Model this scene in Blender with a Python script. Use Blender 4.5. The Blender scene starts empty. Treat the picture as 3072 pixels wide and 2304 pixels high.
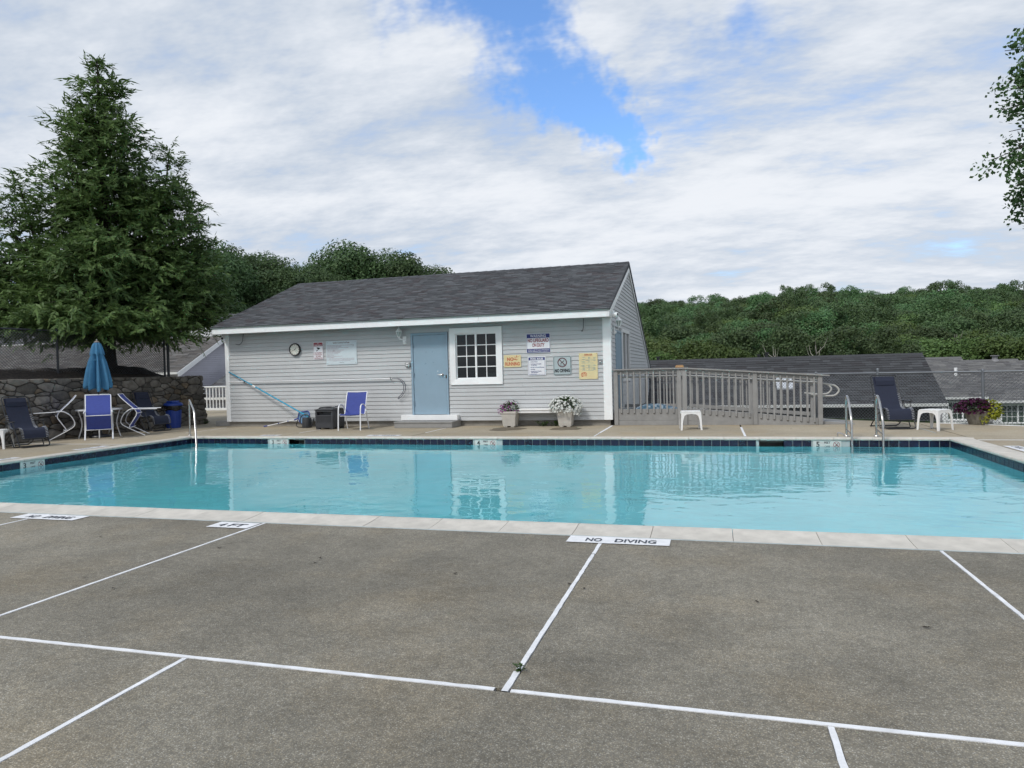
import bpy, bmesh, math, random
import numpy as np
from mathutils import Vector, Matrix
random.seed(7)
rng = np.random.default_rng(11)
R = math.radians
PI = math.pi
SC = bpy.context.scene
COL = SC.collection

# ------------------------------------------------------------------ camera
cam = bpy.data.cameras.new('camera')
cam.sensor_width = 36.0
cam.lens = 2105.0 / 3072.0 * 36.0
cam.clip_start = 0.05
cam.clip_end = 2000
cam_ob = bpy.data.objects.new('camera', cam)
COL.objects.link(cam_ob)
CX = Vector((5800 + 1536, -(1152 - 1299), 2105)); CX = Vector((7336.0, 147.0, 2105.0)).normalized()
CY = Vector((603.0, 52.0, -2105.0)); CY = (CY - CX * CY.dot(CX)).normalized()
CZ = CX.cross(CY)
cam_ob.matrix_world = Matrix((( CX.x, CX.y, CX.z, 0.0), (CY.x, CY.y, CY.z, 0.0), (CZ.x, CZ.y, CZ.z, 1.40), (0, 0, 0, 1)))
SC.camera = cam_ob
SC.render.engine = 'CYCLES'
SC.view_settings.view_transform = 'Standard'
SC.view_settings.look = 'None'
SC.view_settings.gamma = 1.0
SC.view_settings.use_curve_mapping = False
SC.view_settings.exposure = 0.42
SC.cycles.max_bounces = 6
SC.cycles.diffuse_bounces = 3
SC.cycles.glossy_bounces = 3
SC.cycles.transparent_max_bounces = 8
SC.cycles.use_adaptive_sampling = True
SC.cycles.adaptive_threshold = 0.025
SC.cycles.caustics_reflective = False
SC.cycles.caustics_refractive = True

# ------------------------------------------------------------------ sky and sun
SUN_EL, SUN_AZ = 48.0, 208.0            # degrees; azimuth clockwise from +Y
sun_dir = Vector((math.sin(R(SUN_AZ)) * math.cos(R(SUN_EL)), math.cos(R(SUN_AZ)) * math.cos(R(SUN_EL)), math.sin(R(SUN_EL))))
sl = bpy.data.lights.new('sun', 'SUN')
sl.energy = 1.5
sl.angle = R(10)
sl.color = (1.0, 0.965, 0.91)
so = bpy.data.objects.new('sun', sl)
COL.objects.link(so)
so.rotation_euler = sun_dir.to_track_quat('Z', 'Y').to_euler()

world = bpy.data.worlds.new('World')
SC.world = world
world.use_nodes = True
def build_world():
    nt = world.node_tree
    N, L = nt.nodes, nt.links
    N.clear()
    def nd(t, **kw):
        n = N.new(t)
        for k, v in kw.items(): setattr(n, k, v)
        return n
    def math_(op, a, b=None, c=None, clamp=False):
        n = nd('ShaderNodeMath', operation=op, use_clamp=clamp)
        for i, v in enumerate((a, b, c)):
            if v is None: continue
            if hasattr(v, 'links'): L.new(v, n.inputs[i])
            else: n.inputs[i].default_value = v
        return n.outputs[0]
    def maprange(v, a, b, c, d, smooth=True):
        n = nd('ShaderNodeMapRange', interpolation_type='SMOOTHSTEP' if smooth else 'LINEAR', clamp=True)
        L.new(v, n.inputs[0])
        for i, x in enumerate((a, b, c, d)): n.inputs[i + 1].default_value = x
        return n.outputs[0]
    out = nd('ShaderNodeOutputWorld')
    bg = nd('ShaderNodeBackground')
    bg.inputs[1].default_value = 0.1
    L.new(bg.outputs[0], out.inputs[0])
    sky = nd('ShaderNodeTexSky', sky_type='NISHITA', sun_disc=False)
    sky.sun_elevation = R(SUN_EL)
    sky.sun_rotation = R(SUN_AZ)
    sky.air_density = 1.1
    sky.dust_density = 0.6
    sky.ozone_density = 2.2
    tc = nd('ShaderNodeTexCoord')
    D = tc.outputs['Generated']
    sep = nd('ShaderNodeSeparateXYZ'); L.new(D, sep.inputs[0])
    zz = math_('ADD', math_('ABSOLUTE', sep.outputs[2]), 0.20)
    px = math_('DIVIDE', sep.outputs[0], zz)
    py = math_('DIVIDE', sep.outputs[1], zz)
    P = nd('ShaderNodeCombineXYZ'); L.new(px, P.inputs[0]); L.new(py, P.inputs[1])
    def noise(scale, detail, rough, rot=0.0, sc=(1, 1, 1), loc=(0, 0, 0), dist=0.0, src=None):
        m = nd('ShaderNodeMapping')
        L.new(src or P.outputs[0], m.inputs[0])
        m.inputs['Location'].default_value = loc
        m.inputs['Rotation'].default_value = (0, 0, rot)
        m.inputs['Scale'].default_value = sc
        n = nd('ShaderNodeTexNoise', noise_dimensions='3D' if src is not None else '2D')
        n.inputs['Scale'].default_value = scale
        n.inputs['Detail'].default_value = detail
        n.inputs['Roughness'].default_value = rough
        n.inputs['Distortion'].default_value = dist
        L.new(m.outputs[0], n.inputs['Vector'])
        return n
    # warp the direction a little so that the gaps in the cloud get ragged edges
    wn = noise(11.0, 4, 0.7, src=D)
    wv = nd('ShaderNodeVectorMath', operation='SUBTRACT'); L.new(wn.outputs['Color'], wv.inputs[0]); wv.inputs[1].default_value = (0.5, 0.5, 0.5)
    ws = nd('ShaderNodeVectorMath', operation='SCALE'); L.new(wv.outputs[0], ws.inputs[0]); ws.inputs['Scale'].default_value = 0.16
    wd = nd('ShaderNodeVectorMath', operation='ADD'); L.new(D, wd.inputs[0]); L.new(ws.outputs[0], wd.inputs[1])
    # a long diagonal opening, and a few small ones beside it
    A, B = Vector(GAP_LINE[0]), Vector(GAP_LINE[1]); AB = B - A
    va = nd('ShaderNodeVectorMath', operation='SUBTRACT'); L.new(wd.outputs[0], va.inputs[0]); va.inputs[1].default_value = A
    dt = nd('ShaderNodeVectorMath', operation='DOT_PRODUCT'); L.new(va.outputs[0], dt.inputs[0]); dt.inputs[1].default_value = AB / AB.length_squared
    tt = math_('MAXIMUM', math_('MINIMUM', dt.outputs['Value'], 1.0), 0.0)
    vs_ = nd('ShaderNodeVectorMath', operation='SCALE'); vs_.inputs[0].default_value = AB; L.new(tt, vs_.inputs['Scale'])
    ds = nd('ShaderNodeVectorMath', operation='DISTANCE'); L.new(va.outputs[0], ds.inputs[0]); L.new(vs_.outputs[0], ds.inputs[1])
    gap = maprange(math_('DIVIDE', ds.outputs['Value'], math_('MULTIPLY_ADD', tt, -0.042, 0.072)), 0.05, 1.85, 1.0, 0.0)
    for (d, r, s) in GAPS:
        dn = nd('ShaderNodeVectorMath', operation='DISTANCE')
        L.new(wd.outputs[0], dn.inputs[0]); dn.inputs[1].default_value = d
        g = maprange(dn.outputs['Value'], r * 0.15, r * 1.6, s, 0.0, smooth=False)
        gap = math_('MAXIMUM', gap, g)
    band = noise(0.85, 2, 0.5, rot=BAND_ROT, sc=(0.5, 1.7, 1), loc=(0.4, 2.0, 0))
    puff = noise(3.3, 5, 0.66, rot=BAND_ROT, sc=(0.75, 1.35, 1), loc=(1.3, 0.2, 0))
    cov = math_('ADD', math_('MULTIPLY', band.outputs[0], 0.75), math_('MULTIPLY', puff.outputs[0], 0.85))
    cov = math_('SUBTRACT', cov, math_('MULTIPLY', gap, 0.60))
    mask = maprange(cov, 0.20, 0.74, 0.0, 1.0)
    # brightness of the cloud itself: thicker parts are greyer underneath
    t = math_('ADD', math_('MULTIPLY', puff.outputs[0], 0.55), math_('MULTIPLY', band.outputs[0], 0.65))
    t = maprange(t, 0.42, 0.76, 0.0, 1.0)
    cr = nd('ShaderNodeMix', data_type='RGBA')
    L.new(t, cr.inputs['Factor'])
    cr.inputs['A'].default_value = (4.1, 4.65, 5.45, 1)
    cr.inputs['B'].default_value = (6.45, 6.7, 7.1, 1)
    skm = nd('ShaderNodeMix', data_type='RGBA', blend_type='MULTIPLY')
    skm.inputs['Factor'].default_value = 1.0
    L.new(sky.outputs[0], skm.inputs['A']); skm.inputs['B'].default_value = (1.1, 1.38, 1.72, 1)
    hz = maprange(sep.outputs[2], 0.0, 0.20, 0.75, 0.0)      # thin haze veil towards the horizon
    mask = math_('MAXIMUM', mask, hz)
    mx = nd('ShaderNodeMix', data_type='RGBA')
    L.new(mask, mx.inputs['Factor']); L.new(skm.outputs['Result'], mx.inputs['A']); L.new(cr.outputs['Result'], mx.inputs['B'])
    L.new(mx.outputs['Result'], bg.inputs[0])
BAND_ROT = -0.55
def pix_dir(u, v):
    c = Vector((u - 1536.0, -(v - 1152.0), -2105.0))
    return Vector((CX.dot(c), CY.dot(c), CZ.dot(c))).normalized()
# openings of blue sky between the clouds: (direction, angular size, strength)
GAP_LINE = (pix_dir(1450, -70), pix_dir(1885, 450))
GAPS = [(tuple(pix_dir(*p)), r, s) for p, r, s in [((1200, 10), .04, .5), ((2230, 60), .05, .5), ((2010, 320), .09, .32), ((2500, 400), .16, .18)]]
build_world()

# ------------------------------------------------------------------ materials
MATS = {}
def mat(name, col=(0.5, 0.5, 0.5), rough=0.6, metal=0.0, var=0.10, vscale=6.0, bump=0.0, bscale=60.0, spec=0.5, objvar=0.0, island=0.0, trans=0.0, coat=0.0):
    """a principled material with slight procedural colour variation and relief"""
    if name in MATS: return MATS[name]
    m = bpy.data.materials.new(name)
    m.use_nodes = True
    nt = m.node_tree; N, L = nt.nodes, nt.links
    b = N['Principled BSDF']
    b.inputs['Roughness'].default_value = rough
    b.inputs['Metallic'].default_value = metal
    b.inputs['Specular IOR Level'].default_value = spec
    b.inputs['Coat Weight'].default_value = coat
    c4 = (*col, 1)
    tc = N.new('ShaderNodeTexCoord')
    n = N.new('ShaderNodeTexNoise'); n.inputs['Scale'].default_value = vscale; n.inputs['Detail'].default_value = 5; n.inputs['Roughness'].default_value = 0.6
    L.new(tc.outputs['Object'], n.inputs['Vector'])
    hsv = N.new('ShaderNodeHueSaturation'); hsv.inputs['Color'].default_value = c4
    mr = N.new('ShaderNodeMapRange'); L.new(n.outputs[0], mr.inputs[0])
    mr.inputs[1].default_value = 0.3; mr.inputs[2].default_value = 0.7; mr.inputs[3].default_value = 1 - var; mr.inputs[4].default_value = 1 + var
    val = mr.outputs[0]
    for amt, node, sock in ((objvar, 'ShaderNodeObjectInfo', 'Random'), (island, 'ShaderNodeNewGeometry', 'Random Per Island')):
        if amt:
            oi = N.new(node)
            m2 = N.new('ShaderNodeMapRange'); L.new(oi.outputs[sock], m2.inputs[0]); m2.inputs[3].default_value = 1 - amt; m2.inputs[4].default_value = 1 + amt
            mu = N.new('ShaderNodeMath'); mu.operation = 'MULTIPLY'; L.new(val, mu.inputs[0]); L.new(m2.outputs[0], mu.inputs[1])
            val = mu.outputs[0]
    L.new(val, hsv.inputs['Value'])
    L.new(hsv.outputs[0], b.inputs['Base Color'])
    if bump:
        n2 = N.new('ShaderNodeTexNoise'); n2.inputs['Scale'].default_value = bscale; n2.inputs['Detail'].default_value = 4
        L.new(tc.outputs['Object'], n2.inputs['Vector'])
        bp = N.new('ShaderNodeBump'); bp.inputs['Strength'].default_value = bump; bp.inputs['Distance'].default_value = 0.01
        L.new(n2.outputs[0], bp.inputs['Height']); L.new(bp.outputs[0], b.inputs['Normal'])
    if trans:
        tr = N.new('ShaderNodeBsdfTranslucent'); L.new(hsv.outputs[0], tr.inputs[0])
        mx = N.new('ShaderNodeMixShader'); mx.inputs[0].default_value = trans
        L.new(b.outputs[0], mx.inputs[1]); L.new(tr.outputs[0], mx.inputs[2])
        L.new(mx.outputs[0], N['Material Output'].inputs[0])
    MATS[name] = m
    return m

def leaf_mat(name, c1, c2, rough=0.55, trans=0.30, objvar=0.12):
    m = bpy.data.materials.new(name); m.use_nodes = True
    nt = m.node_tree; N, L = nt.nodes, nt.links
    b = N['Principled BSDF']; b.inputs['Roughness'].default_value = rough; b.inputs['Specular IOR Level'].default_value = 0.3
    g = N.new('ShaderNodeNewGeometry'); oi = N.new('ShaderNodeObjectInfo'); tc = N.new('ShaderNodeTexCoord')
    n = N.new('ShaderNodeTexNoise'); n.inputs['Scale'].default_value = 0.7; L.new(tc.outputs['Object'], n.inputs['Vector'])
    ad = N.new('ShaderNodeMath'); ad.operation = 'MULTIPLY_ADD'; L.new(g.outputs['Random Per Island'], ad.inputs[0]); ad.inputs[1].default_value = 0.6; L.new(n.outputs[0], ad.inputs[2])
    s2 = N.new('ShaderNodeMath'); s2.operation = 'SUBTRACT'; s2.use_clamp = True; L.new(ad.outputs[0], s2.inputs[0]); s2.inputs[1].default_value = 0.3
    mx = N.new('ShaderNodeMix'); mx.data_type = 'RGBA'; L.new(s2.outputs[0], mx.inputs['Factor']); mx.inputs['A'].default_value = (*c1, 1); mx.inputs['B'].default_value = (*c2, 1)
    hs = N.new('ShaderNodeHueSaturation'); L.new(mx.outputs['Result'], hs.inputs['Color'])
    for sock, lo, hi in (('Hue', 0.5 - 0.12 * objvar, 0.5 + 0.10 * objvar), ('Value', 1 - objvar * 1.6, 1 + objvar * 1.6)):
        mr = N.new('ShaderNodeMapRange'); L.new(oi.outputs['Random'], mr.inputs[0]); mr.inputs[3].default_value = lo; mr.inputs[4].default_value = hi; L.new(mr.outputs[0], hs.inputs[sock])
    L.new(hs.outputs[0], b.inputs['Base Color'])
    tr = N.new('ShaderNodeBsdfTranslucent'); L.new(hs.outputs[0], tr.inputs[0])
    ms = N.new('ShaderNodeMixShader'); ms.inputs[0].default_value = trans
    L.new(b.outputs[0], ms.inputs[1]); L.new(tr.outputs[0], ms.inputs[2]); L.new(ms.outputs[0], N['Material Output'].inputs[0])
    MATS[name] = m
    return m

def aggregate_mat(name, cols, base, stain=0.18, cell=95.0, bump=0.5):
    """exposed aggregate concrete: small stones of several greys and tans set in cement, with broad weathering"""
    m = bpy.data.materials.new(name); m.use_nodes = True
    nt = m.node_tree; N, L = nt.nodes, nt.links
    b = N['Principled BSDF']; b.inputs['Roughness'].default_value = 0.82; b.inputs['Specular IOR Level'].default_value = 0.35
    g = N.new('ShaderNodeNewGeometry')
    v = N.new('ShaderNodeTexVoronoi'); v.inputs['Scale'].default_value = cell; L.new(g.outputs['Position'], v.inputs['Vector'])
    sx = N.new('ShaderNodeSeparateColor'); L.new(v.outputs['Color'], sx.inputs[0])
    cr = N.new('ShaderNodeValToRGB'); cr.color_ramp.interpolation = 'CONSTANT'
    e = cr.color_ramp.elements
    e[0].position = 0; e[0].color = (*cols[0], 1); e[1].position = 1.0 / len(cols); e[1].color = (*cols[1], 1)
    for i, c in enumerate(cols[2:]):
        k = e.new((i + 2.0) / len(cols)); k.color = (*c, 1)
    L.new(sx.outputs[0], cr.inputs[0])
    dm = N.new('ShaderNodeMapRange'); L.new(v.outputs['Distance'], dm.inputs[0]); dm.inputs[1].default_value = 0.28; dm.inputs[2].default_value = 0.62; dm.inputs[3].default_value = 0.0; dm.inputs[4].default_value = 1.0
    mx = N.new('ShaderNodeMix'); mx.data_type = 'RGBA'; L.new(dm.outputs[0], mx.inputs['Factor']); L.new(cr.outputs[0], mx.inputs['A']); mx.inputs['B'].default_value = (*base, 1)
    val = None
    for sc, amt, det in ((0.35, stain, 4), (2.2, stain * 0.55, 5), (14.0, stain * 0.5, 3), (45.0, stain * 0.6, 2)):
        n = N.new('ShaderNodeTexNoise'); n.inputs['Scale'].default_value = sc; n.inputs['Detail'].default_value = det; L.new(g.outputs['Position'], n.inputs['Vector'])
        mr = N.new('ShaderNodeMapRange'); L.new(n.outputs[0], mr.inputs[0]); mr.inputs[1].default_value = 0.3; mr.inputs[2].default_value = 0.7; mr.inputs[3].default_value = 1 - amt; mr.inputs[4].default_value = 1 + amt
        if val is None: val = mr.outputs[0]
        else:
            mu = N.new('ShaderNodeMath'); mu.operation = 'MULTIPLY'; L.new(val, mu.inputs[0]); L.new(mr.outputs[0], mu.inputs[1]); val = mu.outputs[0]
    oi = N.new('ShaderNodeObjectInfo'); mr = N.new('ShaderNodeMapRange'); L.new(oi.outputs['Random'], mr.inputs[0]); mr.inputs[3].default_value = 0.90; mr.inputs[4].default_value = 1.08
    mu = N.new('ShaderNodeMath'); mu.operation = 'MULTIPLY'; L.new(val, mu.inputs[0]); L.new(mr.outputs[0], mu.inputs[1])
    hs = N.new('ShaderNodeHueSaturation'); L.new(mx.outputs['Result'], hs.inputs['Color']); L.new(mu.outputs[0], hs.inputs['Value'])
    pn = N.new('ShaderNodeTexNoise'); pn.inputs['Scale'].default_value = 0.9; pn.inputs['Detail'].default_value = 6; pn.inputs['Roughness'].default_value = 0.65; L.new(g.outputs['Position'], pn.inputs['Vector'])
    pm = N.new('ShaderNodeMapRange'); L.new(pn.outputs[0], pm.inputs[0]); pm.inputs[1].default_value = 0.48; pm.inputs[2].default_value = 0.72; pm.inputs[3].default_value = 0.0; pm.inputs[4].default_value = 0.55
    pc = N.new('ShaderNodeMix'); pc.data_type = 'RGBA'; pc.blend_type = 'MULTIPLY'; L.new(pm.outputs[0], pc.inputs['Factor']); L.new(hs.outputs[0], pc.inputs['A']); pc.inputs['B'].default_value = (1.06, 0.93, 0.74, 1)
    L.new(pc.outputs['Result'], b.inputs['Base Color'])
    bp = N.new('ShaderNodeBump'); bp.inputs['Strength'].default_value = bump; bp.inputs['Distance'].default_value = 0.004; bp.invert = True
    L.new(v.outputs['Distance'], bp.inputs['Height']); L.new(bp.outputs[0], b.inputs['Normal'])
    MATS[name] = m
    return m

def water_mat():
    m = bpy.data.materials.new('pool water'); m.use_nodes = True
    nt = m.node_tree; N, L = nt.nodes, nt.links
    N.remove(N['Principled BSDF'])
    g = N.new('ShaderNodeNewGeometry')
    h = None
    for sc, w, an, rot in ((1.9, 1.0, (1.0, 1.45, 1), 0.35), (4.4, 0.42, (1.0, 1.3, 1), -0.3)):
        mp = N.new('ShaderNodeMapping'); L.new(g.outputs['Position'], mp.inputs[0]); mp.inputs['Scale'].default_value = an; mp.inputs['Rotation'].default_value = (0, 0, rot)
        n = N.new('ShaderNodeTexNoise'); n.inputs['Scale'].default_value = sc; n.inputs['Detail'].default_value = 1; n.inputs['Distortion'].default_value = 0.5; L.new(mp.outputs[0], n.inputs['Vector'])
        k = N.new('ShaderNodeMath'); k.operation = 'MULTIPLY_ADD'; L.new(n.outputs[0], k.inputs[0]); k.inputs[1].default_value = w
        if h is None: k.inputs[2].default_value = 0
        else: L.new(h, k.inputs[2])
        h = k.outputs[0]
    # calmer and livelier areas of the surface
    n = N.new('ShaderNodeTexNoise'); n.inputs['Scale'].default_value = 0.45; L.new(g.outputs['Position'], n.inputs['Vector'])
    mr = N.new('ShaderNodeMapRange'); L.new(n.outputs[0], mr.inputs[0]); mr.inputs[1].default_value = 0.35; mr.inputs[2].default_value = 0.65; mr.inputs[3].default_value = 0.5; mr.inputs[4].default_value = 1.25
    k = N.new('ShaderNodeMath'); k.operation = 'MULTIPLY'; L.new(h, k.inputs[0]); L.new(mr.outputs[0], k.inputs[1])
    bp = N.new('ShaderNodeBump'); bp.inputs['Strength'].default_value = 1.0; bp.inputs['Distance'].default_value = WAVE
    L.new(k.outputs[0], bp.inputs['Height'])
    fr = N.new('ShaderNodeFresnel'); fr.inputs['IOR'].default_value = 1.33; L.new(bp.outputs[0], fr.inputs['Normal'])
    tr = N.new('ShaderNodeBsdfRefraction'); tr.inputs['IOR'].default_value = 1.33; tr.inputs['Roughness'].default_value = 0.0; L.new(bp.outputs[0], tr.inputs['Normal']); tr.inputs[0].default_value = (0.74, 0.985, 1.0, 1)
    gl = N.new('ShaderNodeBsdfGlossy'); gl.inputs['Roughness'].default_value = 0.0; gl.inputs['Color'].default_value = (1, 1, 1, 1); L.new(bp.outputs[0], gl.inputs['Normal'])
    mx = N.new('ShaderNodeMixShader'); L.new(fr.outputs[0], mx.inputs[0]); L.new(tr.outputs[0], mx.inputs[1]); L.new(gl.outputs[0], mx.inputs[2])
    L.new(mx.outputs[0], N['Material Output'].inputs[0])
    MATS['pool water'] = m
    return m
WAVE = 0.0085

def glass_mat(name, col, rough=0.05):
    m = bpy.data.materials.new(name); m.use_nodes = True
    nt = m.node_tree; N, L = nt.nodes, nt.links
    N.remove(N['Principled BSDF'])
    fr = N.new('ShaderNodeFresnel'); fr.inputs['IOR'].default_value = 1.5
    tr = N.new('ShaderNodeBsdfTransparent'); tr.inputs[0].default_value = (*col, 1)
    gl = N.new('ShaderNodeBsdfGlossy'); gl.inputs['Roughness'].default_value = rough
    mx = N.new('ShaderNodeMixShader'); L.new(fr.outputs[0], mx.inputs[0]); L.new(tr.outputs[0], mx.inputs[1]); L.new(gl.outputs[0], mx.inputs[2])
    L.new(mx.outputs[0], N['Material Output'].inputs[0])
    MATS[name] = m
    return m

white_trim = mat('white painted trim', (0.85, 0.86, 0.86), 0.45, var=0.05, vscale=3, bump=0.05)
white_vinyl = mat('white vinyl', (0.87, 0.885, 0.89), 0.35, var=0.03)
white_plastic = mat('white plastic', (0.80, 0.80, 0.79), 0.38, var=0.04, vscale=8)
white_metal = mat('white enamelled metal', (0.80, 0.81, 0.83), 0.35, var=0.04)
siding_m = mat('grey vinyl siding', (0.495, 0.51, 0.52), 0.55, var=0.05, vscale=2.5, objvar=0.025, bump=0.04, bscale=30)
siding_l = mat('lavender grey vinyl siding', (0.44, 0.44, 0.50), 0.55, var=0.05, vscale=2.5, objvar=0.03)
door_m = mat('blue grey painted steel', (0.26, 0.37, 0.46), 0.42, var=0.04, vscale=3)
concrete_m = mat('weathered concrete', (0.26, 0.245, 0.22), 0.9, var=0.22, vscale=4, bump=0.4, bscale=40)
dark_m = mat('dark void', (0.012, 0.012, 0.014), 0.8, var=0.1)
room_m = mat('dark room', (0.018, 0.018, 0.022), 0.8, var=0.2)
steel_m = mat('stainless steel', (0.50, 0.49, 0.47), 0.24, 1.0, var=0.10, vscale=12)
galv_m = mat('galvanised steel', (0.42, 0.44, 0.47), 0.45, 0.7, var=0.12, vscale=10)
blackvinyl_m = mat('black vinyl coated steel', (0.035, 0.04, 0.047), 0.5, var=0.15)
wood_grey = mat('grey painted timber', (0.275, 0.272, 0.265), 0.7, var=0.12, vscale=5, bump=0.25, bscale=35, objvar=0.05)
fabric_blue = mat('royal blue sling mesh', (0.040, 0.062, 0.28), 0.75, var=0.08, vscale=20, bump=0.2, bscale=300)
fabric_navy = mat('navy sling mesh', (0.013, 0.018, 0.040), 0.8, var=0.12, vscale=20, bump=0.2, bscale=300)
charcoal_m = mat('charcoal powder coated steel', (0.02, 0.022, 0.026), 0.4, var=0.1)
canvas_blue = mat('blue umbrella canvas', (0.045, 0.17, 0.31), 0.85, var=0.10, vscale=8, bump=0.15, bscale=200)
bin_blue = mat('blue polyethylene', (0.012, 0.045, 0.27), 0.42, var=0.08)
black_plastic = mat('black plastic', (0.02, 0.02, 0.022), 0.35, var=0.1)
bag_m = mat('black refuse bag', (0.012, 0.012, 0.014), 0.25, var=0.2, vscale=20, bump=0.8, bscale=25)
resin_grey = mat('dark grey resin', (0.045, 0.048, 0.055), 0.5, var=0.1, bump=0.1, bscale=80)
navy_tile = mat('navy glazed tile', (0.009, 0.012, 0.036), 0.2, var=0.35, vscale=30, objvar=0.3, spec=0.5)
marker_tile = mat('white marker tile', (0.62, 0.63, 0.60), 0.3, var=0.1, vscale=12)
grout_m = mat('pale grout', (0.42, 0.47, 0.47), 0.9, var=0.2)
coping_m = mat('cast stone coping', (0.555, 0.525, 0.47), 0.75, var=0.16, vscale=5, bump=0.35, bscale=45, objvar=0.05)
paint_white = mat('white deck paint', (0.74, 0.75, 0.77), 0.75, var=0.13, vscale=9, bump=0.3, bscale=140)
paint_black = mat('black stencil paint', (0.05, 0.06, 0.08), 0.8, var=0.25, vscale=40)
plaster_m = mat('pool plaster', (0.38, 0.90, 0.99), 0.8, var=0.05, vscale=1.5)
sign_white = mat('white sign enamel', (0.78, 0.79, 0.83), 0.4, var=0.02)
sign_pale = mat('pale blue sign board', (0.60, 0.68, 0.72), 0.5, var=0.05, vscale=4)
sign_grey = mat('grey reflective sign sheet', (0.42, 0.50, 0.52), 0.4, var=0.04)
sign_yellow = mat('faded yellow sign', (0.72, 0.62, 0.35), 0.5, var=0.06, vscale=4)
ink_navy = mat('navy ink', (0.02, 0.03, 0.17), 0.5, var=0.05)
ink_red = mat('dark red ink', (0.25, 0.02, 0.035), 0.5, var=0.05)
ink_orange = mat('faded red ink', (0.50, 0.09, 0.04), 0.5, var=0.1)
ink_black = mat('black ink', (0.015, 0.018, 0.022), 0.5, var=0.05)
ink_maroon = mat('maroon ink', (0.10, 0.02, 0.03), 0.5, var=0.05)
ink_white = mat('white ink', (0.75, 0.76, 0.80), 0.5, var=0.02)
ink_teal = mat('faded blue ink', (0.22, 0.33, 0.36), 0.6, var=0.1)
pole_blue = mat('blue anodised tube', (0.03, 0.30, 0.48), 0.3, 0.3, var=0.1)
mulch_m = mat('dark bark mulch', (0.028, 0.022, 0.018), 0.95, var=0.6, vscale=18, bump=1.0, bscale=35)
bark_m = mat('tree bark', (0.045, 0.036, 0.03), 0.9, var=0.35, vscale=9, bump=0.8, bscale=22)
grass_m = mat('lawn grass', (0.10, 0.15, 0.035), 0.9, var=0.45, vscale=1.2, bump=0.6, bscale=30)
ground_m = mat('rough grass and leaf litter', (0.035, 0.055, 0.02), 0.95, var=0.45, vscale=0.5, bump=0.5, bscale=8)
stone_m = mat('fieldstone', (0.14, 0.128, 0.11), 0.85, var=0.35, vscale=7, bump=0.7, bscale=18, objvar=0.45)
stone_b = mat('brown fieldstone', (0.15, 0.118, 0.082), 0.85, var=0.35, vscale=7, bump=0.7, bscale=18, objvar=0.35)
mortar_m = mat('dark recessed mortar', (0.055, 0.05, 0.045), 0.95, var=0.3, vscale=12, bump=0.6)
shing = [mat('charcoal shingle', (0.070, 0.074, 0.082), 0.92, var=0.22, vscale=60, bump=0.5, bscale=160, island=0.13, objvar=0.10),
         mat('slate shingle', (0.105, 0.111, 0.120), 0.92, var=0.22, vscale=60, bump=0.5, bscale=160, island=0.13, objvar=0.10),
         mat('plum brown shingle', (0.074, 0.068, 0.074), 0.92, var=0.22, vscale=60, bump=0.5, bscale=160, island=0.13, objvar=0.10)]
shing_br = [mat('weathered brown shingle', (0.115, 0.105, 0.098), 0.92, var=0.2, vscale=50, island=0.25, objvar=0.2),
            mat('weathered grey shingle', (0.14, 0.135, 0.13), 0.92, var=0.2, vscale=50, island=0.25, objvar=0.2),
            mat('dark weathered shingle', (0.085, 0.08, 0.078), 0.92, var=0.2, vscale=50, island=0.25, objvar=0.2)]
shing_lt = [mat('grey shingle', (0.125, 0.124, 0.125), 0.92, var=0.2, vscale=50, island=0.16), mat('light grey shingle', (0.155, 0.153, 0.15), 0.92, var=0.2, vscale=50, island=0.16), mat('mid grey shingle', (0.10, 0.098, 0.10), 0.92, var=0.2, vscale=50, island=0.16)]
shing_dk = [mat('dark slate shingle', (0.050, 0.052, 0.057), 0.92, var=0.22, vscale=60, bump=0.5, bscale=160, island=0.14, objvar=0.12), mat('dark grey shingle', (0.068, 0.071, 0.077), 0.92, var=0.22, vscale=60, bump=0.5, bscale=160, island=0.14, objvar=0.12), mat('black brown shingle', (0.042, 0.041, 0.045), 0.92, var=0.22, vscale=60, bump=0.5, bscale=160, island=0.14, objvar=0.12)]
glass_dark = glass_mat('window glass', (0.5, 0.55, 0.55), 0.0)
agg_near = aggregate_mat('grey exposed aggregate', [(0.20, 0.188, 0.155), (0.325, 0.30, 0.24), (0.25, 0.235, 0.195), (0.135, 0.13, 0.115), (0.295, 0.258, 0.19), (0.37, 0.355, 0.31), (0.225, 0.205, 0.16), (0.27, 0.255, 0.215)], (0.175, 0.16, 0.128), cell=150, stain=0.26)
agg_far = aggregate_mat('tan brushed concrete', [(0.33, 0.28, 0.205), (0.40, 0.35, 0.26), (0.36, 0.31, 0.23), (0.30, 0.26, 0.195), (0.44, 0.385, 0.295)], (0.34, 0.295, 0.22), stain=0.12, cell=140, bump=0.25)
water_m = water_mat()
leaf_con = leaf_mat('conifer foliage', (0.060, 0.112, 0.040), (0.158, 0.245, 0.070), objvar=0.0)
leaf_oak = leaf_mat('broadleaf foliage', (0.044, 0.092, 0.038), (0.112, 0.185, 0.066))
leaf_light = leaf_mat('pale broadleaf foliage', (0.06, 0.11, 0.03), (0.12, 0.18, 0.05))
leaf_far = [leaf_mat('hill foliage', (0.052, 0.106, 0.046), (0.130, 0.215, 0.082), objvar=0.26), leaf_mat('yellow green hill foliage', (0.072, 0.128, 0.042), (0.165, 0.24, 0.075), objvar=0.22)]  # first one slightly paler and bluer: distance haze put into the leaf colour
leaf_fol = leaf_mat('petunia foliage', (0.035, 0.075, 0.02), (0.08, 0.14, 0.04), objvar=0.0)
leaf_yel = leaf_mat('lime vine foliage', (0.22, 0.26, 0.02), (0.40, 0.40, 0.04), objvar=0.0)
leaf_pur = leaf_mat('purple foliage', (0.04, 0.006, 0.028), (0.10, 0.012, 0.07), objvar=0.0)
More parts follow.
